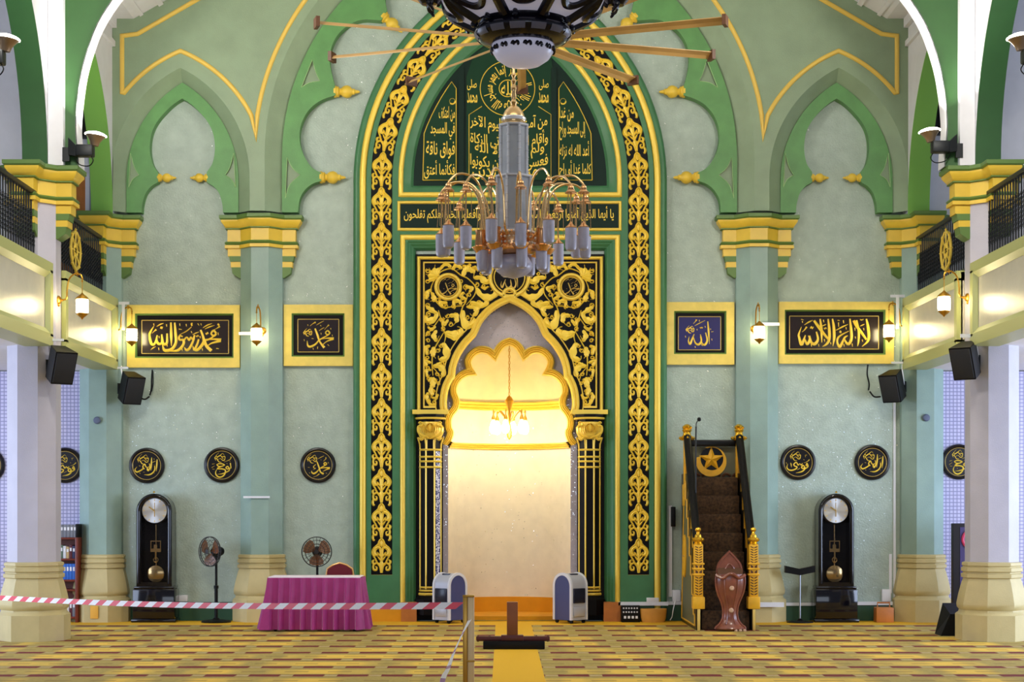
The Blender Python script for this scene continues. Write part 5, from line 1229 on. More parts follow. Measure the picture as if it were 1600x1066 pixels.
# ------------------------------------------------------------------ pulpit stairs (minbar)
mat('stair_carpet', (62, 42, 22), .9, var=.75, vs=26)
mat('gilt_wood', (232, 176, 40), .4, .15, var=.10, vs=12)
mat('rail_black', (8, 7, 7), .3, spec=.3)
mat('panel_olive', (104, 104, 74), .45)
MF_Y = 24.15; mxc = wx(1134, MF_Y); hwid = .385
t = thing('pulpit_stairs', 'tall gilded pulpit stairs with black handrails right of the golden archway', 'pulpit', (mxc, MF_Y, 0))
NS = 8; RI = .27; RU = .17
for k in range(NS):
    y0 = MF_Y + .04 + k * RU; y1 = y0 + RU + .03 if k < NS - 1 else 26.1
    b = nb(); rbox(b, mxc - hwid + .05, mxc + hwid - .05, y0 - .02, y1, 0 if k == 0 else k * RI - .02, (k + 1) * RI, .015); st_ = obj('carpeted_step', b, 'stair_carpet', t)
for sg in (-1, 1):
    x = mxc + sg * hwid
    pts = [(MF_Y - .02, 0)]
    for k in range(NS): pts += [(MF_Y - .02 + k * RU, (k + 1) * RI + .06), (MF_Y - .02 + (k + 1) * RU, (k + 1) * RI + .06)]
    pts += [(26.1, NS * RI + .06), (26.1, 0)]
    b = nb(); prism(b, [pts], x - .03, x + .03, lambda u, v, w: (w, u, v)); sd_ = obj('side_panel', b, 'rail_black', t, smooth=False)
    ins = [(MF_Y + .1, .06)]
    for k in range(NS): ins += [(MF_Y + .1 + k * RU, (k + 1) * RI - .06), (MF_Y + .1 + (k + 1) * RU, (k + 1) * RI - .06)]
    ins = [(min(a, 25.98), c) for a, c in ins] + [(25.98, .06)]
    b = nb(); prism(b, [ins], x + sg * .03, x + sg * .036, lambda u, v, w: (w, u, v)); obj('inlay', b, 'panel_olive', sd_, smooth=False)
    b = nb()
    for a, c in zip(ins, ins[1:] + ins[:1]): tube(b, [(x + sg * .036, a[0], a[1]), (x + sg * .036, c[0], c[1])], .014, 6, False)
    tube(b, [(x + sg * .04, 25.55 + .17 * cos(q), 1.0 + .3 * sin(q)) for q in (2 * pi * w / 24 for w in range(25))], .02, 6, False)
    for q in range(6): tube(b, [(x + sg * .04, 25.55, 1.0), (x + sg * .04, 25.55 + .15 * cos(q * pi / 3), 1.0 + .27 * sin(q * pi / 3))], .018, 6, False)
    obj('gilt_edging', b, 'gilt_wood', sd_, smooth=False)
    # front newel with lattice faces
    yn = MF_Y + .0; b = nb(); r = .062
    rbox(b, x - .085, x + .085, yn - .085, yn + .085, .30, .47, .012); rbox(b, x - r, x + r, yn - r, yn + r, .46, 1.20, .006)
    for z in (.78, .86, .93): rbox(b, x - .08, x + .08, yn - .08, yn + .08, z - .012, z + .012, .005)
    nw = obj('newel_post', b, 'gilt_wood', t)
    for z0, z1 in ((.49, .76), (.94, 1.18)):
        n = 7; b = nb()
        for q in range(n):
            z = z0 + (z1 - z0) * q / n; h = (z1 - z0) / n * .42
            for e in (-1, 1):
                vs = [(x + e * .006, yn - r - .002, z), (x + e * .048, yn - r - .002, z + h * 1.2), (x + e * .048, yn - r - .002, z + h * 2.2), (x + e * .006, yn - r - .002, z + h)]
                quad(b, *vs)
        obj('pierced_pattern', b, 'wood_dark', nw, smooth=False)
    for z in (.80, .875):
        b = nb()
        for e in (-1, 1): quad(b, (x + e * .008, yn - r - .002, z), (x + e * .046, yn - r - .002, z), (x + e * .046, yn - r - .002, z + .045), (x + e * .008, yn - r - .002, z + .02))
        obj('pierced_pattern', b, 'wood_dark', nw, smooth=False)
    b = nb(); lathe(b, [(0, 1.19), (.06, 1.19), (.068, 1.205), (.05, 1.225), (.082, 1.25), (.09, 1.27), (.075, 1.29), (.05, 1.30), (.045, 1.33), (.028, 1.345), (.02, 1.37), (.034, 1.385), (.042, 1.405), (.034, 1.428), (.012, 1.44), (0, 1.442)], (x, yn, 0), 16); obj('finial', b, 'gold_bright', nw)
    b = nb(); rbox(b, x - .02, x + .02, yn - .075, yn - .05, .0, .30, .004); obj('front_strip', b, 'gold_pale', t)
    # handrail and its gilded infill
    z0, z1 = 1.12, 2.74; y0, y1 = MF_Y + .05, 25.55
    b = nb(); loft(b, [[(x - .055, yy, zz - .06), (x + .055, yy, zz - .06), (x + .055, yy, zz + .03), (x + .02, yy, zz + .06), (x - .02, yy, zz + .06), (x - .055, yy, zz + .03)] for yy, zz in ((y0, z0), (y1, z1))], True, True); obj('handrail', b, 'rail_black', t)
    b = nb(); prism(b, [[(y0 + .03, z0 - .05), (y1, z1 - .06), (y1, NS * RI + .05), (y0 + .03 + .06, .36)]], x - .018, x + .018, lambda u, v, w: (w, u, v)); obj('gilded_infill', b, 'gilt_wood', t, smooth=False)
    # rear post with scrolled top
    yb = 25.62; b = nb(); rbox(b, x - .05, x + .05, yb - .05, yb + .05, NS * RI - .3, 2.72, .008)
    for e in (-1, 1): tube(b, [(x + e * .028, yb - .05, 2.0), (x + e * .028, yb - .05, 2.70)], .014, 8, False)
    rbox(b, x - .065, x + .065, yb - .065, yb + .065, NS * RI - .42, NS * RI - .1, .01); pp = obj('rear_post', b, 'gilt_wood', t)
    b = nb(); lathe(b, [(0, 2.71), (.09, 2.71), (.11, 2.73), (.095, 2.76), (.06, 2.79), (.055, 2.83), (.075, 2.86), (.05, 2.89), (.07, 2.92), (.03, 2.95), (0, 2.955)], (x, yb, 0), 16)
    for q in range(8): lathe(b, [(0, -.03), (.028, 0), (0, .03)], (x + .10 * cos(q * pi / 4), yb + .10 * sin(q * pi / 4), 2.745), 8)
    for q in range(5): lathe(b, [(0, -.025), (.022, 0), (0, .03)], (x + .06 * cos(q * 1.26), yb + .06 * sin(q * 1.26), 2.9), 8)
    obj('scrolled_top', b, 'gold_bright', pp)
b = nb(); rbox(b, mxc - hwid, mxc + hwid, 25.58, 25.68, 2.62, 2.72, .01); obj('back_rail', b, 'rail_black', t)
b = nb(); box(b, mxc - hwid, mxc + hwid, 25.72, 25.75, NS * RI, 2.62); bp = obj('back_panel', b, 'panel_olive', t, smooth=False)
ccx, ccz = mxc - .02, 2.40; yb = 25.70
b = nb(); R1, R2 = .225, .17
outer_ = [(ccx + R1 * cos(a), ccz + R1 * sin(a)) for a in (radians(115) - 2 * pi * 310 / 360 * k / 40 for k in range(41))]
inner_ = [(ccx + .01 + R2 * cos(a), ccz + .04 + R2 * sin(a)) for a in (radians(112) - 2 * pi * 305 / 360 * k / 40 for k in range(41))]
prism(b, [outer_ + inner_[::-1]], yb - .05, yb); obj('crescent', b, 'gilt_wood', bp)
b = nb(); lathe(b, [(0, .0), (.175, 0), (.175, -.012), (0, -.012)], (ccx + .01, yb - .0, ccz + .04), 32, 'Y'); obj('dark_roundel', b, 'rail_black', bp)
b = nb(); top = []; ctr = b.verts.new((ccx, yb - .085, ccz + .03))
for k in range(10):
    a = pi / 2 + k * pi / 5; r = .195 if k % 2 == 0 else .08
    top.append(b.verts.new((ccx + r * cos(a), yb - .04, ccz + .03 + r * sin(a))))
for k in range(10): b.faces.new((top[k], top[(k + 1) % 10], ctr))
b.faces.new(top[::-1]); obj('star', b, 'gilt_wood', bp, smooth=False)
b = nb()
for k in range(5): tube(b, [(mxc - .3 + .15 * k, yb, NS * RI + .02), (mxc - .25 + .15 * k, yb - .02, NS * RI + .06), (mxc - .18 + .15 * k, yb, NS * RI + .03)], .02, 6)
obj('foot_carving', b, 'wood_dark', bp)
b = nb(); mx_ = wx(1086.5, 24.9); tube(b, [(mx_, 24.85, 1.85), (mx_, 24.85, 2.55), (mx_ + .005, 24.85, 2.88)], .012, 8); tube(b, [(mx_ + .005, 24.85, 2.88), (mx_ + .01, 24.85, 2.93), (mx_ + .03, 24.83, 2.97)], .007, 6)
gm = obj('gooseneck_microphone', b, 'iron', label='thin gooseneck microphone standing up from the pulpit stairs', cat='microphone')
b = nb(); lathe(b, [(0, -.03), (.025, -.02), (.03, 0), (.024, .025), (0, .035)], (mx_ + .045, 24.82, 2.98), 12); obj('windscreen', b, 'black', gm)

# ------------------------------------------------------------------ carved wooden lectern
mat('lectern_wood', (126, 70, 52), .28, var=.25, vs=7, coat=.3)
ly_ = 24.0; s_ = ly_ / F; lxc = wx(1140.5, ly_); zz = lambda py: wz(py, ly_)
t = thing('lectern', 'carved reddish wooden lectern standing before the foot of the pulpit stairs', 'lectern', (lxc, ly_, 0))
PR = [(0, .125), (.03, .215), (.06, .20), (.10, .15), (.18, .105), (.30, .10), (.40, .125), (.52, .175), (.62, .20), (.72, .205), (.79, .195)]
b = nb(); rows = []
for z, r in cr(PR, 3):
    n = 20; rows.append([(lxc + r * cos(a), ly_ + r * (.62 if sin(a) < 0 else .45) * sin(a), max(0, z)) for a in (2 * pi * k / n for k in range(n))])
loft(b, rows, True, True); bod = obj('body', b, 'lectern_wood', t)
b = nb()
for sg in (-1, 1):
    tube(b, [(lxc + sg * (r + .004) * .96, ly_ - r * .2, z) for z, r in PR[1:]], .016, 8)
    tube(b, [(lxc + sg * r * .45, ly_ - r * .58, z) for z, r in PR[3:-1]], .008, 6)
tube(b, [(lxc - .2, ly_ - .06, .78), (lxc - .12, ly_ - .12, .74), (lxc - .04, ly_ - .14, .79), (lxc, ly_ - .15, .80), (lxc + .04, ly_ - .14, .79), (lxc + .12, ly_ - .12, .74), (lxc + .2, ly_ - .06, .78)], .022, 8)
obj('carved_edging', b, 'lectern_wood', bod)
b = nb()
lf = cr([(-.16, .74), (-.185, .82), (-.165, .93), (-.09, 1.03), (0, 1.12)], 5); lf = lf + [(-x, z) for x, z in lf[:-1][::-1]]
prism(b, [[(lxc + x, z) for x, z in lf]], ly_ + .05, ly_ + .09); lfo = obj('leaf_back', b, 'lectern_wood', t)
b = nb(); sweep(b, [(lxc + x * .88, .74 + (z - .74) * .93) for x, z in lf], [(-.012, ly_ + .05), (-.006, ly_ + .036), (.006, ly_ + .036), (.012, ly_ + .05)]); tube(b, [(lxc - .06, ly_ + .045, .86), (lxc, ly_ + .04, .93), (lxc + .06, ly_ + .045, .86), (lxc, ly_ + .04, .82), (lxc - .06, ly_ + .045, .86)], .012, 6); obj('carved_edging', b, 'lectern_wood', lfo)
b = nb(); loft(b, [[(lxc - .17, ly_ - .08, .73), (lxc + .17, ly_ - .08, .73), (lxc + .17, ly_ - .08, .755), (lxc - .17, ly_ - .08, .755)], [(lxc - .17, ly_ + .06, .86), (lxc + .17, ly_ + .06, .86), (lxc + .17, ly_ + .06, .885), (lxc - .17, ly_ + .06, .885)]], True, True); obj('reading_slope', b, 'wood_dark', t)
mat('medallion_pale', (196, 160, 132), .4)
for z, yy in ((.60, .128), (.29, .066)):
    b = nb(); lathe(b, [(0, -.014), (.022, -.012), (.034, 0), (.03, .01), (0, .01)], (lxc + .01, ly_ - yy, z), 16, 'Y'); obj('medallion', b, 'medallion_pale', bod, label='pale round medallion')
for q in (.35, .65, .95):
    b = nb(); lathe(b, [(0, 0), (.02, .0), (.026, .015), (.018, .03), (0, .034)], (lxc + .2 * q, ly_ - .11, 0), 10); obj('bead_foot', b, 'medallion_pale', bod)
# ------------------------------------------------------------------ grandfather clocks
mat('clock_black', (10, 8, 14), .1, coat=.4, spec=.4); mat('clock_inside', (20, 17, 22), .5, spec=.2); mat('clock_glass', (8, 7, 12), .08, spec=.5, alpha=.18)
def dial_mat():
    m = mat('clock_dial', (210, 208, 204), .32, .75); N = m.node_tree.nodes; K = m.node_tree.links; p = N['Principled BSDF']
    p.inputs['Anisotropic'].default_value = .8
    tg = N.new('ShaderNodeTangent'); tg.direction_type = 'RADIAL'; tg.axis = 'Y'; K.new(tg.outputs[0], p.inputs['Tangent'])
dial_mat()
mat('bob_brass', (222, 186, 128), .16, .9)
def clock():
    t = thing('grandfather_clock', 'x', 'clock', (0, 0, 0), 'tall black grandfather clocks')
    b = nb(); rbox(b, -.335, .335, -.19, .19, 0, .05, .012); rbox(b, -.315, .315, -.175, .19, .05, .50, .02); rbox(b, -.30, .30, -.165, .18, .50, .54, .012)
    obj('plinth', b, 'clock_black', t)
    oc = [(.265, .54), (.265, 1.66)] + [(.265 * cos(a), 1.66 + .265 * sin(a)) for a in (pi * k / 24 for k in range(1, 24))] + [(-.265, 1.66), (-.265, .54)]
    ic = [(.195, .60), (.195, 1.66)] + [(.195 * cos(a), 1.66 + .195 * sin(a)) for a in (pi * k / 24 for k in range(1, 24))] + [(-.195, 1.66), (-.195, .60)]
    b = nb(); prism(b, [oc, ic[::-1]], -.13, .16)
    for sg in (-1, 1): tube(b, [(sg * .232, -.14, .58), (sg * .232, -.14, 1.66)], .026, 10, False)
    tube(b, [(.232 * cos(a), -.14, 1.66 + .232 * sin(a)) for a in (pi * k / 24 for k in range(25))], .026, 10, False)
    cs_ = obj('case', b, 'clock_black', t)
    b = nb(); prism(b, [oc], .14, .17); obj('back_board', b, 'clock_inside', cs_, smooth=False)
    b = nb(); lathe(b, [(0, -.10), (.184, -.10), (.188, -.09), (.188, .1), (0, .1)], (0, 0, 1.67), 48, 'Y'); dl = obj('dial', b, 'clock_dial', t)
    b = nb(); box(b, -.003, .003, -.108, -.104, 1.66, 1.79); box(b, -.006, .006, -.11, -.106, 1.58, 1.67); box(b, -.10, .0, -.112, -.108, 1.663, 1.675, Matrix.Rotation(.6, 3, 'Y'), (0, -.11, 1.67)); obj('clock_hands', b, 'gold_bright', dl)
    b = nb()
    for k in range(12):
        a = k * pi / 6; box(b, -.006, .006, -.104, -.101, 1.67 + .145, 1.67 + .172, Matrix.Rotation(a, 3, 'Y'), (0, -.1, 1.67))
    obj('hour_marks', b, 'gold_pale', dl)
    b = nb(); tube(b, [(0, .02, 1.46), (0, .02, .80)], .010, 8, False); lathe(b, [(0, -.03), (.07, -.028), (.125, -.012), (.13, 0), (.125, .012), (0, .03)], (0, .0, .72), 32, 'Y')
    tube(b, [(.035 * cos(q), .0, .93 + .035 * sin(q)) for q in (2 * pi * k / 16 for k in range(17))], .008, 6, False); obj('pendulum', b, 'bob_brass', t)
    b = nb(); box(b, -.078, .078, -.01, -.003, 1.05, 1.10); box(b, -.078, .078, -.01, -.003, 1.205, 1.22); box(b, -.078, -.066, -.01, -.003, 1.05, 1.22); box(b, .066, .078, -.01, -.003, 1.05, 1.22); box(b, -.03, .02, -.008, .0, 1.10, 1.16); box(b, -.012, .012, -.012, .0, .94, 1.05); obj('movement_plate', b, 'bob_brass', t, smooth=False)
    b = nb(); box(b, -.195, .195, -.112, -.108, .60, 1.49); obj('glass_front', b, 'clock_glass', cs_, smooth=False)
    b = nb(); lathe(b, [(0, 0), (.02, .004), (.014, .02), (0, .03)], (0, -.13, 1.935), 10); obj('top_knob', b, 'gold_bright', cs_)
    return t
ck = clock(); cy_ = 25.95
ck.location = (wx(243.5, cy_), cy_, 0); ck['label'] = 'tall black grandfather clock left of the turned pedestal fan'
dup(ck, (wx(1304, cy_), cy_, 0), 0, 'tall black grandfather clock between the black stand and the wooden box')

# ------------------------------------------------------------------ pedestal fans
mat('fan_amber', (118, 66, 20), .3, alpha=.88); mat('fan_wire', (40, 36, 34), .4, .4)
def pedestal_fan():
    t = thing('pedestal_fan', 'x', 'fan', (0, 0, 0), 'black pedestal fans')
    b = nb(); lathe(b, [(0, 0), (.22, 0), (.225, .015), (.20, .03), (.06, .045), (.035, .07), (0, .07)], (0, .10, 0), 28); obj('base', b, 'black', t)
    b = nb(); tube(b, [(0, .10, .05), (0, .10, .52)], .026, 10, False); tube(b, [(0, .10, .5), (0, .10, .98)], .019, 10, False); lathe(b, [(0, .50), (.036, .505), (.036, .55), (0, .555)], (0, .10, 0), 14); obj('pole', b, 'black', t)
    b = nb(); lathe(b, [(0, -.02), (.05, -.02), (.075, .02), (.08, .10), (.06, .16), (0, .18)], (0, .05, 1.06), 18, 'Y'); box(b, -.025, .025, .07, .14, .94, 1.02); hd = obj('motor', b, 'black', t)
    b = nb(); R_ = .22
    for y, rr in ((-.085, .06), (-.08, .12), (-.07, .17), (-.045, R_), (-.01, R_), (.03, .17), (.04, .11)):
        tube(b, [(rr * cos(q), y, 1.06 + rr * sin(q)) for q in (2 * pi * k / 36 for k in range(37))], .0035 if rr < R_ else .007, 5, False)
    for k in range(24):
        a = 2 * pi * k / 24; g = lambda r, y: (r * cos(a), y, 1.06 + r * sin(a))
        tube(b, [g(.035, -.088), g(.12, -.08), g(.18, -.066), g(R_, -.04), g(R_, -.015), g(.16, .03), g(.07, .045)], .0018, 4, False)
    lathe(b, [(0, -.094), (.035, -.092), (.04, -.085), (0, -.085)], (0, 0, 1.06), 16, 'Y'); obj('cage', b, 'fan_wire', t)
    for k in range(3):
        b = nb(); rows = []
        for i, r in enumerate((.03, .07, .12, .17, .205)):
            wd = (.4, .75, .85, .8, .6)[i]; row = []
            for j in range(5):
                q = k * 2 * pi / 3 + .5 + wd * (j / 4 - .5) * 1.7; row.append((r * cos(q), -.02 + .035 * (j / 4 - .5), 1.06 + r * sin(q)))
            rows.append(row)
        t2 = loft(b, rows, False); bmesh.ops.solidify(b, geom=b.faces[:], thickness=.004); obj('fan_blade', b, 'fan_amber', hd)
    return t
pf = pedestal_fan(); pf.location = (wx(330, 25.75), 25.75, 0); pf.rotation_euler = (0, 0, radians(-38)); pf['label'] = 'turned black pedestal fan standing right of the left grandfather clock'
dup(pf, (wx(495, 25.6), 25.6, 0), radians(2), 'black pedestal fan facing forward behind the pink table')

# ------------------------------------------------------------------ skirted table, cloth, chair
ty0, ty1 = 23.9, 24.5; tx0, tx1 = wx(420.5, ty0), wx(562, ty0)
t = thing('folding_table', 'table under a white cloth with a pink pleated skirt', 'table', ((tx0 + tx1) / 2, (ty0 + ty1) / 2, 0))
b = nb(); rbox(b, tx0 + .01, tx1 - .01, ty0 + .01, ty1 - .01, .715, .745, .006); obj('table_top', b, 'wood_dark', t)
for x in (tx0 + .08, tx1 - .08):
    for y in (ty0 + .06, ty1 - .06):
        b = nb(); tube(b, [(x, y, 0), (x, y, .72)], .016, 8, False); lathe(b, [(0, 0), (.022, 0), (.022, .03), (0, .03)], (x, y, 0), 8); obj('leg', b, 'black', t)
mat('cloth_white', (238, 226, 236), .8); sk_ = mat('skirt_pink', (150, 34, 110), .55, var=.08, vs=10); sk_.node_tree.nodes['Principled BSDF'].inputs['Sheen Weight'].default_value = .8; sk_.node_tree.nodes['Principled BSDF'].inputs['Sheen Roughness'].default_value = .35; sk_.node_tree.nodes['Principled BSDF'].inputs['Sheen Tint'].default_value = (1, .6, .85, 1)
b = nb(); rbox(b, tx0 - .008, tx1 + .008, ty0 - .008, ty1 + .008, .746, .758, .004); rbox(b, tx0 - .010, tx1 + .010, ty0 - .010, ty0 - .004, .735, .757, .002); obj('tablecloth', b, 'cloth_white', label='thin white cloth covering the top of the pink-skirted table', cat='tablecloth')
path = []; 
def seg(a, c, n): return [(a[0] + (c[0] - a[0]) * i / n, a[1] + (c[1] - a[1]) * i / n) for i in range(n)]
e = .014; A = [(tx1 + e, ty1), (tx1 + e, ty0 - e), (tx0 - e, ty0 - e), (tx0 - e, ty1)]
path = seg(A[0], A[1], 80) + seg(A[1], A[2], 220) + seg(A[2], A[3], 80) + [A[3]]
acc = 0; rows = [[] for _ in range(12)]
for i, p in enumerate(path):
    if i: acc += sqrt((p[0] - path[i - 1][0]) ** 2 + (p[1] - path[i - 1][1]) ** 2)
    if i < 78: nrm = (1, 0)
    elif i < 84: nrm = (.7, -.7)
    elif i < 296: nrm = (0, -1)
    elif i < 304: nrm = (-.7, -.7)
    else: nrm = (-1, 0)
    ph = acc / .152; fr_ = ph % 1; pl = (fr_ / .30 if fr_ < .30 else 1 if fr_ < .42 else max(0, 1 - (fr_ - .42) / .12)) 
    for k in range(12):
        v = k / 11; z = .744 - v * .715; amp = .022 + .062 * v; fl_ = .085 * v ** 1.3 if nrm[0] < 0 or nrm[0] > .9 else .03 * v
        wv = .006 * sin(acc * 9 + v * 3) * v
        d = amp * pl + fl_ * (1 if nrm[0] <= 0 else .55) + wv
        rows[k].append((p[0] + nrm[0] * d, p[1] + nrm[1] * d, z))
b = nb(); loft(b, rows, False); bmesh.ops.solidify(b, geom=b.faces[:], thickness=.003); obj('table_skirt', b, 'skirt_pink', label='pink pleated skirt hanging round the table', cat='table skirt')
mat('chair_red', (104, 12, 30), .8, var=.08); mat('chair_gold', (228, 176, 112), .35, .5)
hx = wx(531, 24.95); hy = 24.95
t = thing('banquet_chair', 'gold-framed dark red banquet chair behind the pink table', 'chair', (hx, hy, 0))
sh = [(-.175, .50), (-.195, .74), (-.18, .83), (-.10, .885), (0, .915), (.10, .885), (.18, .83), (.195, .74), (.175, .50)]
b = nb(); tube(b, [(hx + x, hy + .0, z) for x, z in [(-.19, 0), (-.18, .44)] + sh + [(.18, .44), (.19, 0)]], .015, 8, False); obj('back_frame', b, 'chair_gold', t)
b = nb(); prism(b, [[(hx + x * .93, z * .985) for x, z in cr(sh, 3)]], hy - .025, hy + .02); obj('backrest', b, 'chair_red', t)
b = nb(); rbox(b, hx - .2, hx + .2, hy - .43, hy - .02, .42, .48, .025); obj('seat', b, 'chair_red', t)
b = nb(); rbox(b, hx - .195, hx + .195, hy - .42, hy - .0, .40, .42, .006); obj('seat_frame', b, 'chair_gold', t)
for sg in (-1, 1):
    b = nb(); tube(b, [(hx + sg * .18, hy - .40, .41), (hx + sg * .19, hy - .42, 0)], .013, 8, False); obj('leg', b, 'chair_gold', t)

# ------------------------------------------------------------------ evaporative coolers beside the niche
mat('cooler_silver', (186, 190, 206), .4, .2); mat('cooler_white', (220, 222, 232), .4); mat('cooler_blue', (66, 72, 122), .45); mat('cooler_dark', (40, 44, 70), .25)
def cooler(mirror_=1):
    t = thing('air_cooler', 'x', 'air cooler', (0, 0, 0), 'tall air coolers beside the niche')
    w, d, H = .155, .19, .74         # half width (across the front), half depth, height
    def arch(k, h=H): return [(-d * k, .05)] + [(-d * k, h - d * k)] + [(d * k * -cos(a), h - d * k + d * k * sin(a)) for a in (pi * q / 16 for q in range(1, 16))] + [(d * k, h - d * k), (d * k, .05)]
    mpx = lambda u, v, q: (q, u, v)
    b = nb(); prism(b, [arch(.97)], -w, w, mpx); bd_ = obj('body', b, 'cooler_silver', t)
    for sg in (-1, 1):
        b = nb(); x = sg * w; prism(b, [arch(1.04, H + .01), arch(.84, H - .03)[::-1]], x - .016, x + .016, mpx); obj('rim', b, 'cooler_white', t)
        b = nb(); prism(b, [arch(.84, H - .03)], x - .006, x + .006, mpx); obj('side_panel', b, 'cooler_blue', t)
    for y0, z0, z1, m, nm in ((-d, .30, .52, 'cooler_dark', 'air_grille'), (-d, .10, .24, 'cooler_dark', 'water_tank')):
        b = nb(); rbox(b, -w * .78, w * .78, y0 - .012, y0 + .02, z0, z1, .012); g_ = obj(nm, b, m if nm == 'air_grille' else 'cooler_silver', t)
        if nm == 'air_grille':
            b = nb()
            for q in range(9): box(b, -w * .72, w * .72, y0 - .016, y0 - .008, z0 + .02 + q * .022, z0 + .026 + q * .022)
            obj('louvre', b, 'black', g_, smooth=False)
    b = nb(); rbox(b, -w * .5, w * .5, -.09, -.03, H - .035, H - .005, .006); obj('control_panel', b, 'cooler_dark', t)
    for x in (-w * .8, w * .8):
        for y in (-d * .8, d * .8):
            b = nb(); lathe(b, [(0, -.012), (.03, -.012), (.03, .012), (0, .012)], (x, y, .03), 14, 'X'); obj('caster', b, 'black', t)
    return t
ac = cooler(); ac.location = (wx(703, 25.72), 25.72, 0); ac.rotation_euler = (0, 0, radians(-42)); ac['label'] = 'silver and blue air cooler left of the niche, behind the barrier tape'
dup(ac, (wx(891, 25.72), 25.72, 0), radians(42), 'silver and blue air cooler at the right side of the niche opening')

# ------------------------------------------------------------------ low wooden post on its dark foot, on the yellow strip
mat('post_wood', (112, 62, 28), .45, var=.15, vs=6); mat('foot_red', (74, 26, 26), .4, var=.1)
py_ = 20.95; u = py_ / F; pxc = wx(799.5, py_); PXX = lambda p: wx(p, py_)
t = thing('floor_stand', 'low brown wooden post on a wide dark foot, standing on the yellow strip', 'stand', (pxc, py_, 0))
b = nb(); rbox(b, PXX(792), PXX(809), py_ - .05, py_ + .03, .13, .57, .006); obj('post', b, 'post_wood', t)
b = nb(); rbox(b, PXX(744), PXX(859), py_ - .05, py_ + .05, .095, .155, .015)
for p in (747, 765, 838, 856): lathe(b, [(0, -.015), (.036, -.012), (.042, 0), (.036, .012), (0, .015)], (PXX(p), py_, .125), 16, 'X')
rbox(b, PXX(783), PXX(818), py_ - .07, py_ + .07, .10, .17, .01); obj('cross_bar', b, 'foot_red', t)
b = nb(); rbox(b, PXX(755), PXX(851), py_ - .10, py_ + .10, 0, .10, .012); obj('foot_block', b, 'black', t)

# ------------------------------------------------------------------ barrier post and tape
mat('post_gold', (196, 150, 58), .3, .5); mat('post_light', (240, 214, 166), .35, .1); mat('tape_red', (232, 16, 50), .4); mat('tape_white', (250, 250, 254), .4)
by = 14.0; bx = wx(733, by)
t = thing('barrier_post', 'golden square barrier post in the foreground holding the striped tape', 'post', (bx, by, 0))
b = nb(); rbox(b, bx - .05, bx - .012, by - .035, by + .035, 0, 1.0, .005); obj('post', b, 'post_gold', t)
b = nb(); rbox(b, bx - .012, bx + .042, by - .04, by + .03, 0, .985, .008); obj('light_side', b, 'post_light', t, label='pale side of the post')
b = nb(); rbox(b, bx - .052, bx + .044, by - .044, by + .037, .985, 1.0, .004); obj('post_band', b, 'post_gold', t)
b = nb(); rbox(b, bx - .02, bx + .046, by - .045, by + .034, .46, .475, .003); obj('post_band', b, 'post_gold', t)
b = nb(); rbox(b, bx - .16, bx + .16, by - .14, by + .14, 0, .03, .008); obj('foot', b, 'post_gold', t)
p0 = Vector((bx - .04, by - .02, .915)); p1 = Vector((wx(-60, 20.6), 20.6, wz(931, 20.6)))
b = nb(); n = 64; hgt = .056; prev = None
def tp(s): 
    p = p0.lerp(p1, s); return Vector((p.x, p.y, p.z - .05 * sin(pi * s)))
for i in range(n):
    s0, s1 = i / n, (i + 1) / n; sh_ = .75 / n
    a, c = tp(s0), tp(s1); a2, c2 = tp(s0 + sh_), tp(s1 + sh_)
    f = quad(b, a + Vector((0, 0, hgt / 2)), c + Vector((0, 0, hgt / 2)), c2 - Vector((0, 0, hgt / 2)), a2 - Vector((0, 0, hgt / 2))); f.material_index = i % 2
obj('barrier_tape', b, ['tape_red', 'tape_white'], label='red and white striped barrier tape stretched across the left half', cat='barrier tape', smooth=False)
b = nb(); q0 = Vector((bx + .005, by - .05, .80)); pts = [q0, Vector((wx(722, 13.2), 13.2, wz(992, 13.2))), Vector((wx(709, 12.3), 12.3, wz(1020, 12.3))), Vector((wx(700, 11.6), 11.6, wz(1045, 11.6))), Vector((wx(690, 11.0), 11.0, wz(1070, 11.0))), Vector((wx(670, 10.2), 10.2, .25))]
P_ = [Vector(p) for p in cr([tuple(p) for p in pts], 5)]; rows = []
for i, p in enumerate(P_):
    tw = .35 + .5 * sin(i * .22); rows.append([tuple(p + Vector((.017 * cos(tw), 0, .017 * sin(tw)))), tuple(p + Vector((0, -.004, 0))), tuple(p - Vector((.017 * cos(tw), 0, .017 * sin(tw))))])
loft(b, rows, False)
b.faces.ensure_lookup_table()
for i, f in enumerate(b.faces): f.material_index = 0 if (i // 2) % 5 == 4 else 1
obj('barrier_tape', b, ['tape_pink', 'tape_white'] if 'tape_pink' in M else [mat('tape_pink', (176, 130, 176), .5), M['tape_white']], label='twisted pale barrier tape falling forward from the golden post', cat='barrier tape')

# ------------------------------------------------------------------ bookshelf in the left aisle
mat('shelf_wood', (112, 44, 28), .4, var=.1, vs=6)
sy0, sy1 = 25.78, 26.12; sx0, sx1 = wx(48, sy0), wx(122, sy0); Hs = wz(840, sy0)
t = thing('bookshelf', 'reddish wooden bookshelf behind the left octagonal column', 'bookshelf', ((sx0 + sx1) / 2, sy0, 0))
b = nb(); rbox(b, sx0, sx0 + .03, sy0, sy1, 0, Hs, .004); obj('side_panel', b, 'shelf_wood', t); b = nb(); rbox(b, sx1 - .045, sx1, sy0, sy1, 0, Hs, .004); obj('side_panel', b, 'shelf_wood', t)
b = nb(); box(b, sx0, sx1, sy1 - .02, sy1, 0, Hs); obj('back_panel', b, 'shelf_wood', t, smooth=False)
levels = [wz(964, sy0), wz(921, sy0), wz(906, sy0), wz(873, sy0)]
for z in levels + [Hs]:
    b = nb(); rbox(b, sx0 + .02, sx1 - .02, sy0 + .004, sy1, z - .03, z, .004); obj('shelf', b, 'shelf_wood', t)
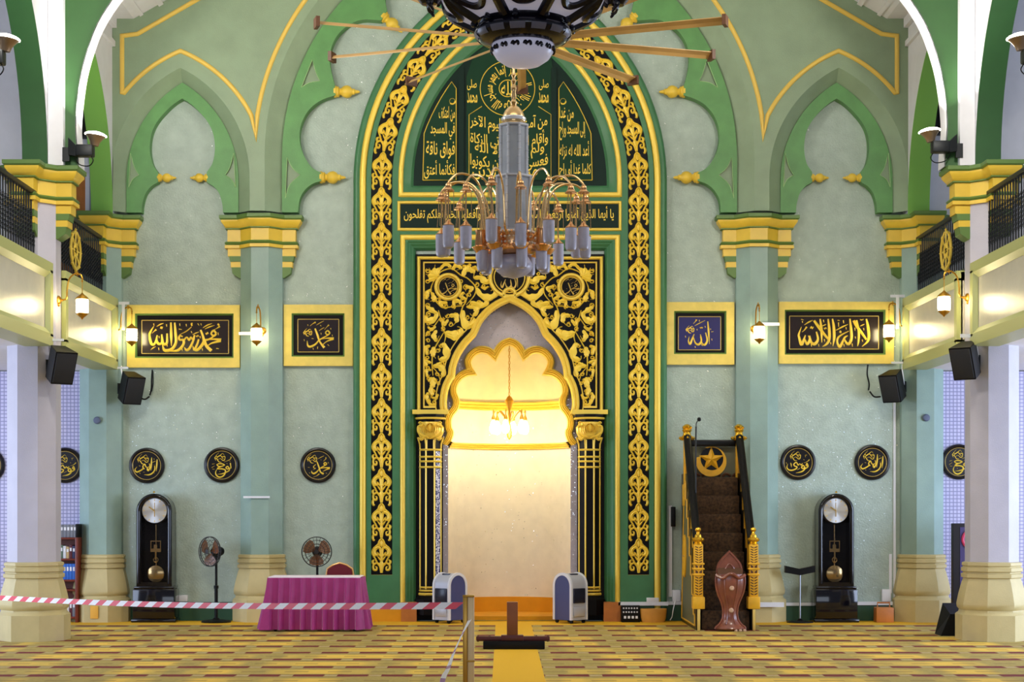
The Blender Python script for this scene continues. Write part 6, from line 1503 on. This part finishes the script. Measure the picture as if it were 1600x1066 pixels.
bm_cols = {'grey': (120, 122, 130), 'blue': (44, 104, 196), 'green': (90, 110, 90), 'tan': (190, 160, 110), 'white': (214, 214, 216), 'maroon': (90, 30, 40), 'navy': (40, 44, 84)}
for k, v in bm_cols.items(): mat('book_' + k, v, .6)
mat('book_label', (232, 232, 236), .6)
def book(kind, label, x, w, z, h, grp):
    b = nb(); rbox(b, x, x + w - .003, sy0 + .03, sy0 + .22, z, z + h, .004); o = obj('book', b, 'book_' + kind, label=label, cat='book', group=grp)
    b = nb(); box(b, x + .008, x + w - .011, sy0 + .028, sy0 + .031, z + h * .55, z + h * .8); obj('spine_label', b, 'book_label', o, smooth=False)
xs0 = wx(93, sy0)
for i in range(5):
    book('grey', 'grey bound volume in the row on top of the bookshelf', xs0 + i * .05, .05, Hs, .19, 'grey volumes on top of the bookshelf')
b = nb(); rbox(b, wx(117.5, sy0), wx(122, sy0), sy0 + .02, sy0 + .24, Hs, Hs + .20, .004); obj('bookend', b, 'black', label='dark bookend at the right end of the grey volumes', cat='bookend')
kk = [('green', 'green'), ('white', 'white'), ('tan', 'tan'), ('maroon', 'maroon'), ('navy', 'navy')]
for i, (kd, nm) in enumerate(kk):
    book(kd, '%s book on the upper shelf of the bookshelf, above the blue books' % nm, xs0 + i * .046, .046, levels[3], .20 - .012 * (i % 3), 'mixed books on the upper shelf')
for i in range(5):
    book('blue', 'blue book with a white label on the middle shelf', xs0 + i * .046, .046, levels[2], .235, 'blue books on the middle shelf')
for i, (kd, nm) in enumerate([('white', 'white'), ('navy', 'dark blue'), ('white', 'white'), ('maroon', 'dark red'), ('grey', 'grey')]):
    book(kd, ('%s book on the lowest shelf of the bookshelf' % nm) if nm != 'white' else 'white book on the lowest shelf of the bookshelf', xs0 + i * .046, .046, levels[0], .25 - .015 * (i % 2), 'books on the lowest shelf')

# ------------------------------------------------------------------ right side: display stand, floor monitor, wooden box, folding stand
mat('banner_dark', (24, 20, 28), .5); mat('banner_purple', (54, 40, 96), .5); mat('banner_pink', (206, 52, 96), .5)
dy_ = 25.0; X_ = lambda p: wx(p, dy_); Z_ = lambda p: wz(p, dy_)
t = thing('display_stand', 'dark display stand with a pink ring emblem behind the right octagonal column', 'display stand', (X_(1530), dy_, 0))
b = nb(); rbox(b, X_(1489), X_(1575), dy_, dy_ + .12, 0, Z_(818), .012); fr_o = obj('frame', b, 'banner_dark', t)
b = nb(); box(b, X_(1500), X_(1565), dy_ - .008, dy_, Z_(952), Z_(824)); pz = obj('poster', b, 'banner_purple', fr_o, smooth=False)
b = nb(); tube(b, [(X_(1518) + .13 * cos(q), dy_ - .014, Z_(843) + .13 * sin(q)) for q in (2 * pi * k / 28 for k in range(29))], .022, 6, False); obj('ring_emblem', b, 'banner_pink', t, label='pink ring emblem')
my = 22.62; X_ = lambda p: wx(p, my); 
b = nb(); yA, yB = 22.75, 23.15; loft(b, [[(X_(1483), yA, 0), (X_(1530), yA, 0), (X_(1530), yA, wz(962, yA)), (X_(1498), yA, wz(962, yA))], [(X_(1483) + .02, yB, 0), (X_(1530), yB, 0), (X_(1530), yB, .42), (X_(1498), yB, .42)]], True, True)
bmesh.ops.transform(b, matrix=Matrix.Translation((0, .30, 0)), verts=b.verts)
obj('floor_monitor', b, 'black', label='black wedge shape on the floor by the foot of the right octagonal column', cat='floor monitor', smooth=False)
cy2 = 25.9; X_ = lambda p: wx(p, cy2); Z_ = lambda p: wz(p, cy2)
t = thing('wooden_box', 'orange-brown wooden box with a handle beside the right corner column', 'box', (X_(1382), cy2, 0))
b = nb(); rbox(b, X_(1367), X_(1394), cy2 - .12, cy2 + .1, 0.0, Z_(949), .01); obj('body', b, 'wood_orange', t)
b = nb(); tube(b, [(X_(1371), cy2, Z_(950)), (X_(1371), cy2, Z_(942)), (X_(1390), cy2, Z_(942)), (X_(1390), cy2, Z_(950))], .012, 8, False); obj('handle', b, 'wood_orange', t)
cy3 = 25.8; X_ = lambda p: wx(p, cy3); Z_ = lambda p: wz(p, cy3)
t = thing('music_stand', 'black stand with a wide folded top left of the right grandfather clock', 'stand', (X_(1249), cy3, 0))
b = nb(); loft(b, [[(X_(px), cy3 + dyy, Z_(py)) for px, py in ((1226, 884), (1249, 889), (1272, 884), (1273, 894), (1249, 899), (1226, 895))] for dyy in (-.06, .04)], True, True); obj('folded_top', b, 'black', t, smooth=False)
b = nb(); tube(b, [(X_(1250), cy3, .03), (X_(1250), cy3, Z_(893))], .012, 8, False); obj('pole', b, 'steel', t) if 'steel' in M else (mat('steel', (150, 156, 164), .3, .7), obj('pole', b, 'steel', t))
b = nb(); lathe(b, [(0, 0), (.20, 0), (.20, .012), (.05, .03), (.02, .06), (0, .06)], (X_(1250), cy3, 0), 24); obj('base', b, 'black', t)
# mixer and wooden tub under the white duct
my2 = 25.95; X_ = lambda p: wx(p, my2); Z_ = lambda p: wz(p, my2)
t = thing('audio_mixer', 'small black audio mixer with white knobs at the right foot of the archway', 'mixer', (X_(984), my2, 0))
b = nb(); rbox(b, X_(970), X_(999), my2 - .12, my2 + .02, 0, Z_(946), .006); ca = obj('case', b, 'black', t)
for r_ in range(2):
    for c_ in range(6):
        b = nb(); lathe(b, [(0, -.012), (.011, -.01), (.013, 0), (0, 0)], (X_(973.5 + c_ * 4.2), my2 - .12, Z_(950 + r_ * 6)), 10, 'Y'); obj('knob', b, 'white_plastic', ca)
for c_ in range(4):
    b = nb(); box(b, X_(974 + c_ * 6), X_(977.5 + c_ * 6), my2 - .128, my2 - .118, Z_(966), Z_(962)); obj('fader', b, 'white_plastic', ca, smooth=False)
b = nb(); rows = []
for z, k in ((0, .82), (.06, .93), (.19, 1.0), (.2, 1.0), (.19, .95), (.1, .9)):
    rows.append([(X_(1020) + .205 * k * cos(a), my2 - .07 + .11 * k * sin(a), z) for a in (2 * pi * q / 24 for q in range(24))])
loft(b, rows, True, True); obj('wooden_tub', b, 'tub_wood', label='shallow yellow wooden tub under the white duct beside the audio mixer', cat='tub') if 'tub_wood' in M else (mat('tub_wood', (206, 148, 62), .5, var=.1), obj('wooden_tub', b, 'tub_wood', label='shallow yellow wooden tub under the white duct beside the audio mixer', cat='tub'))
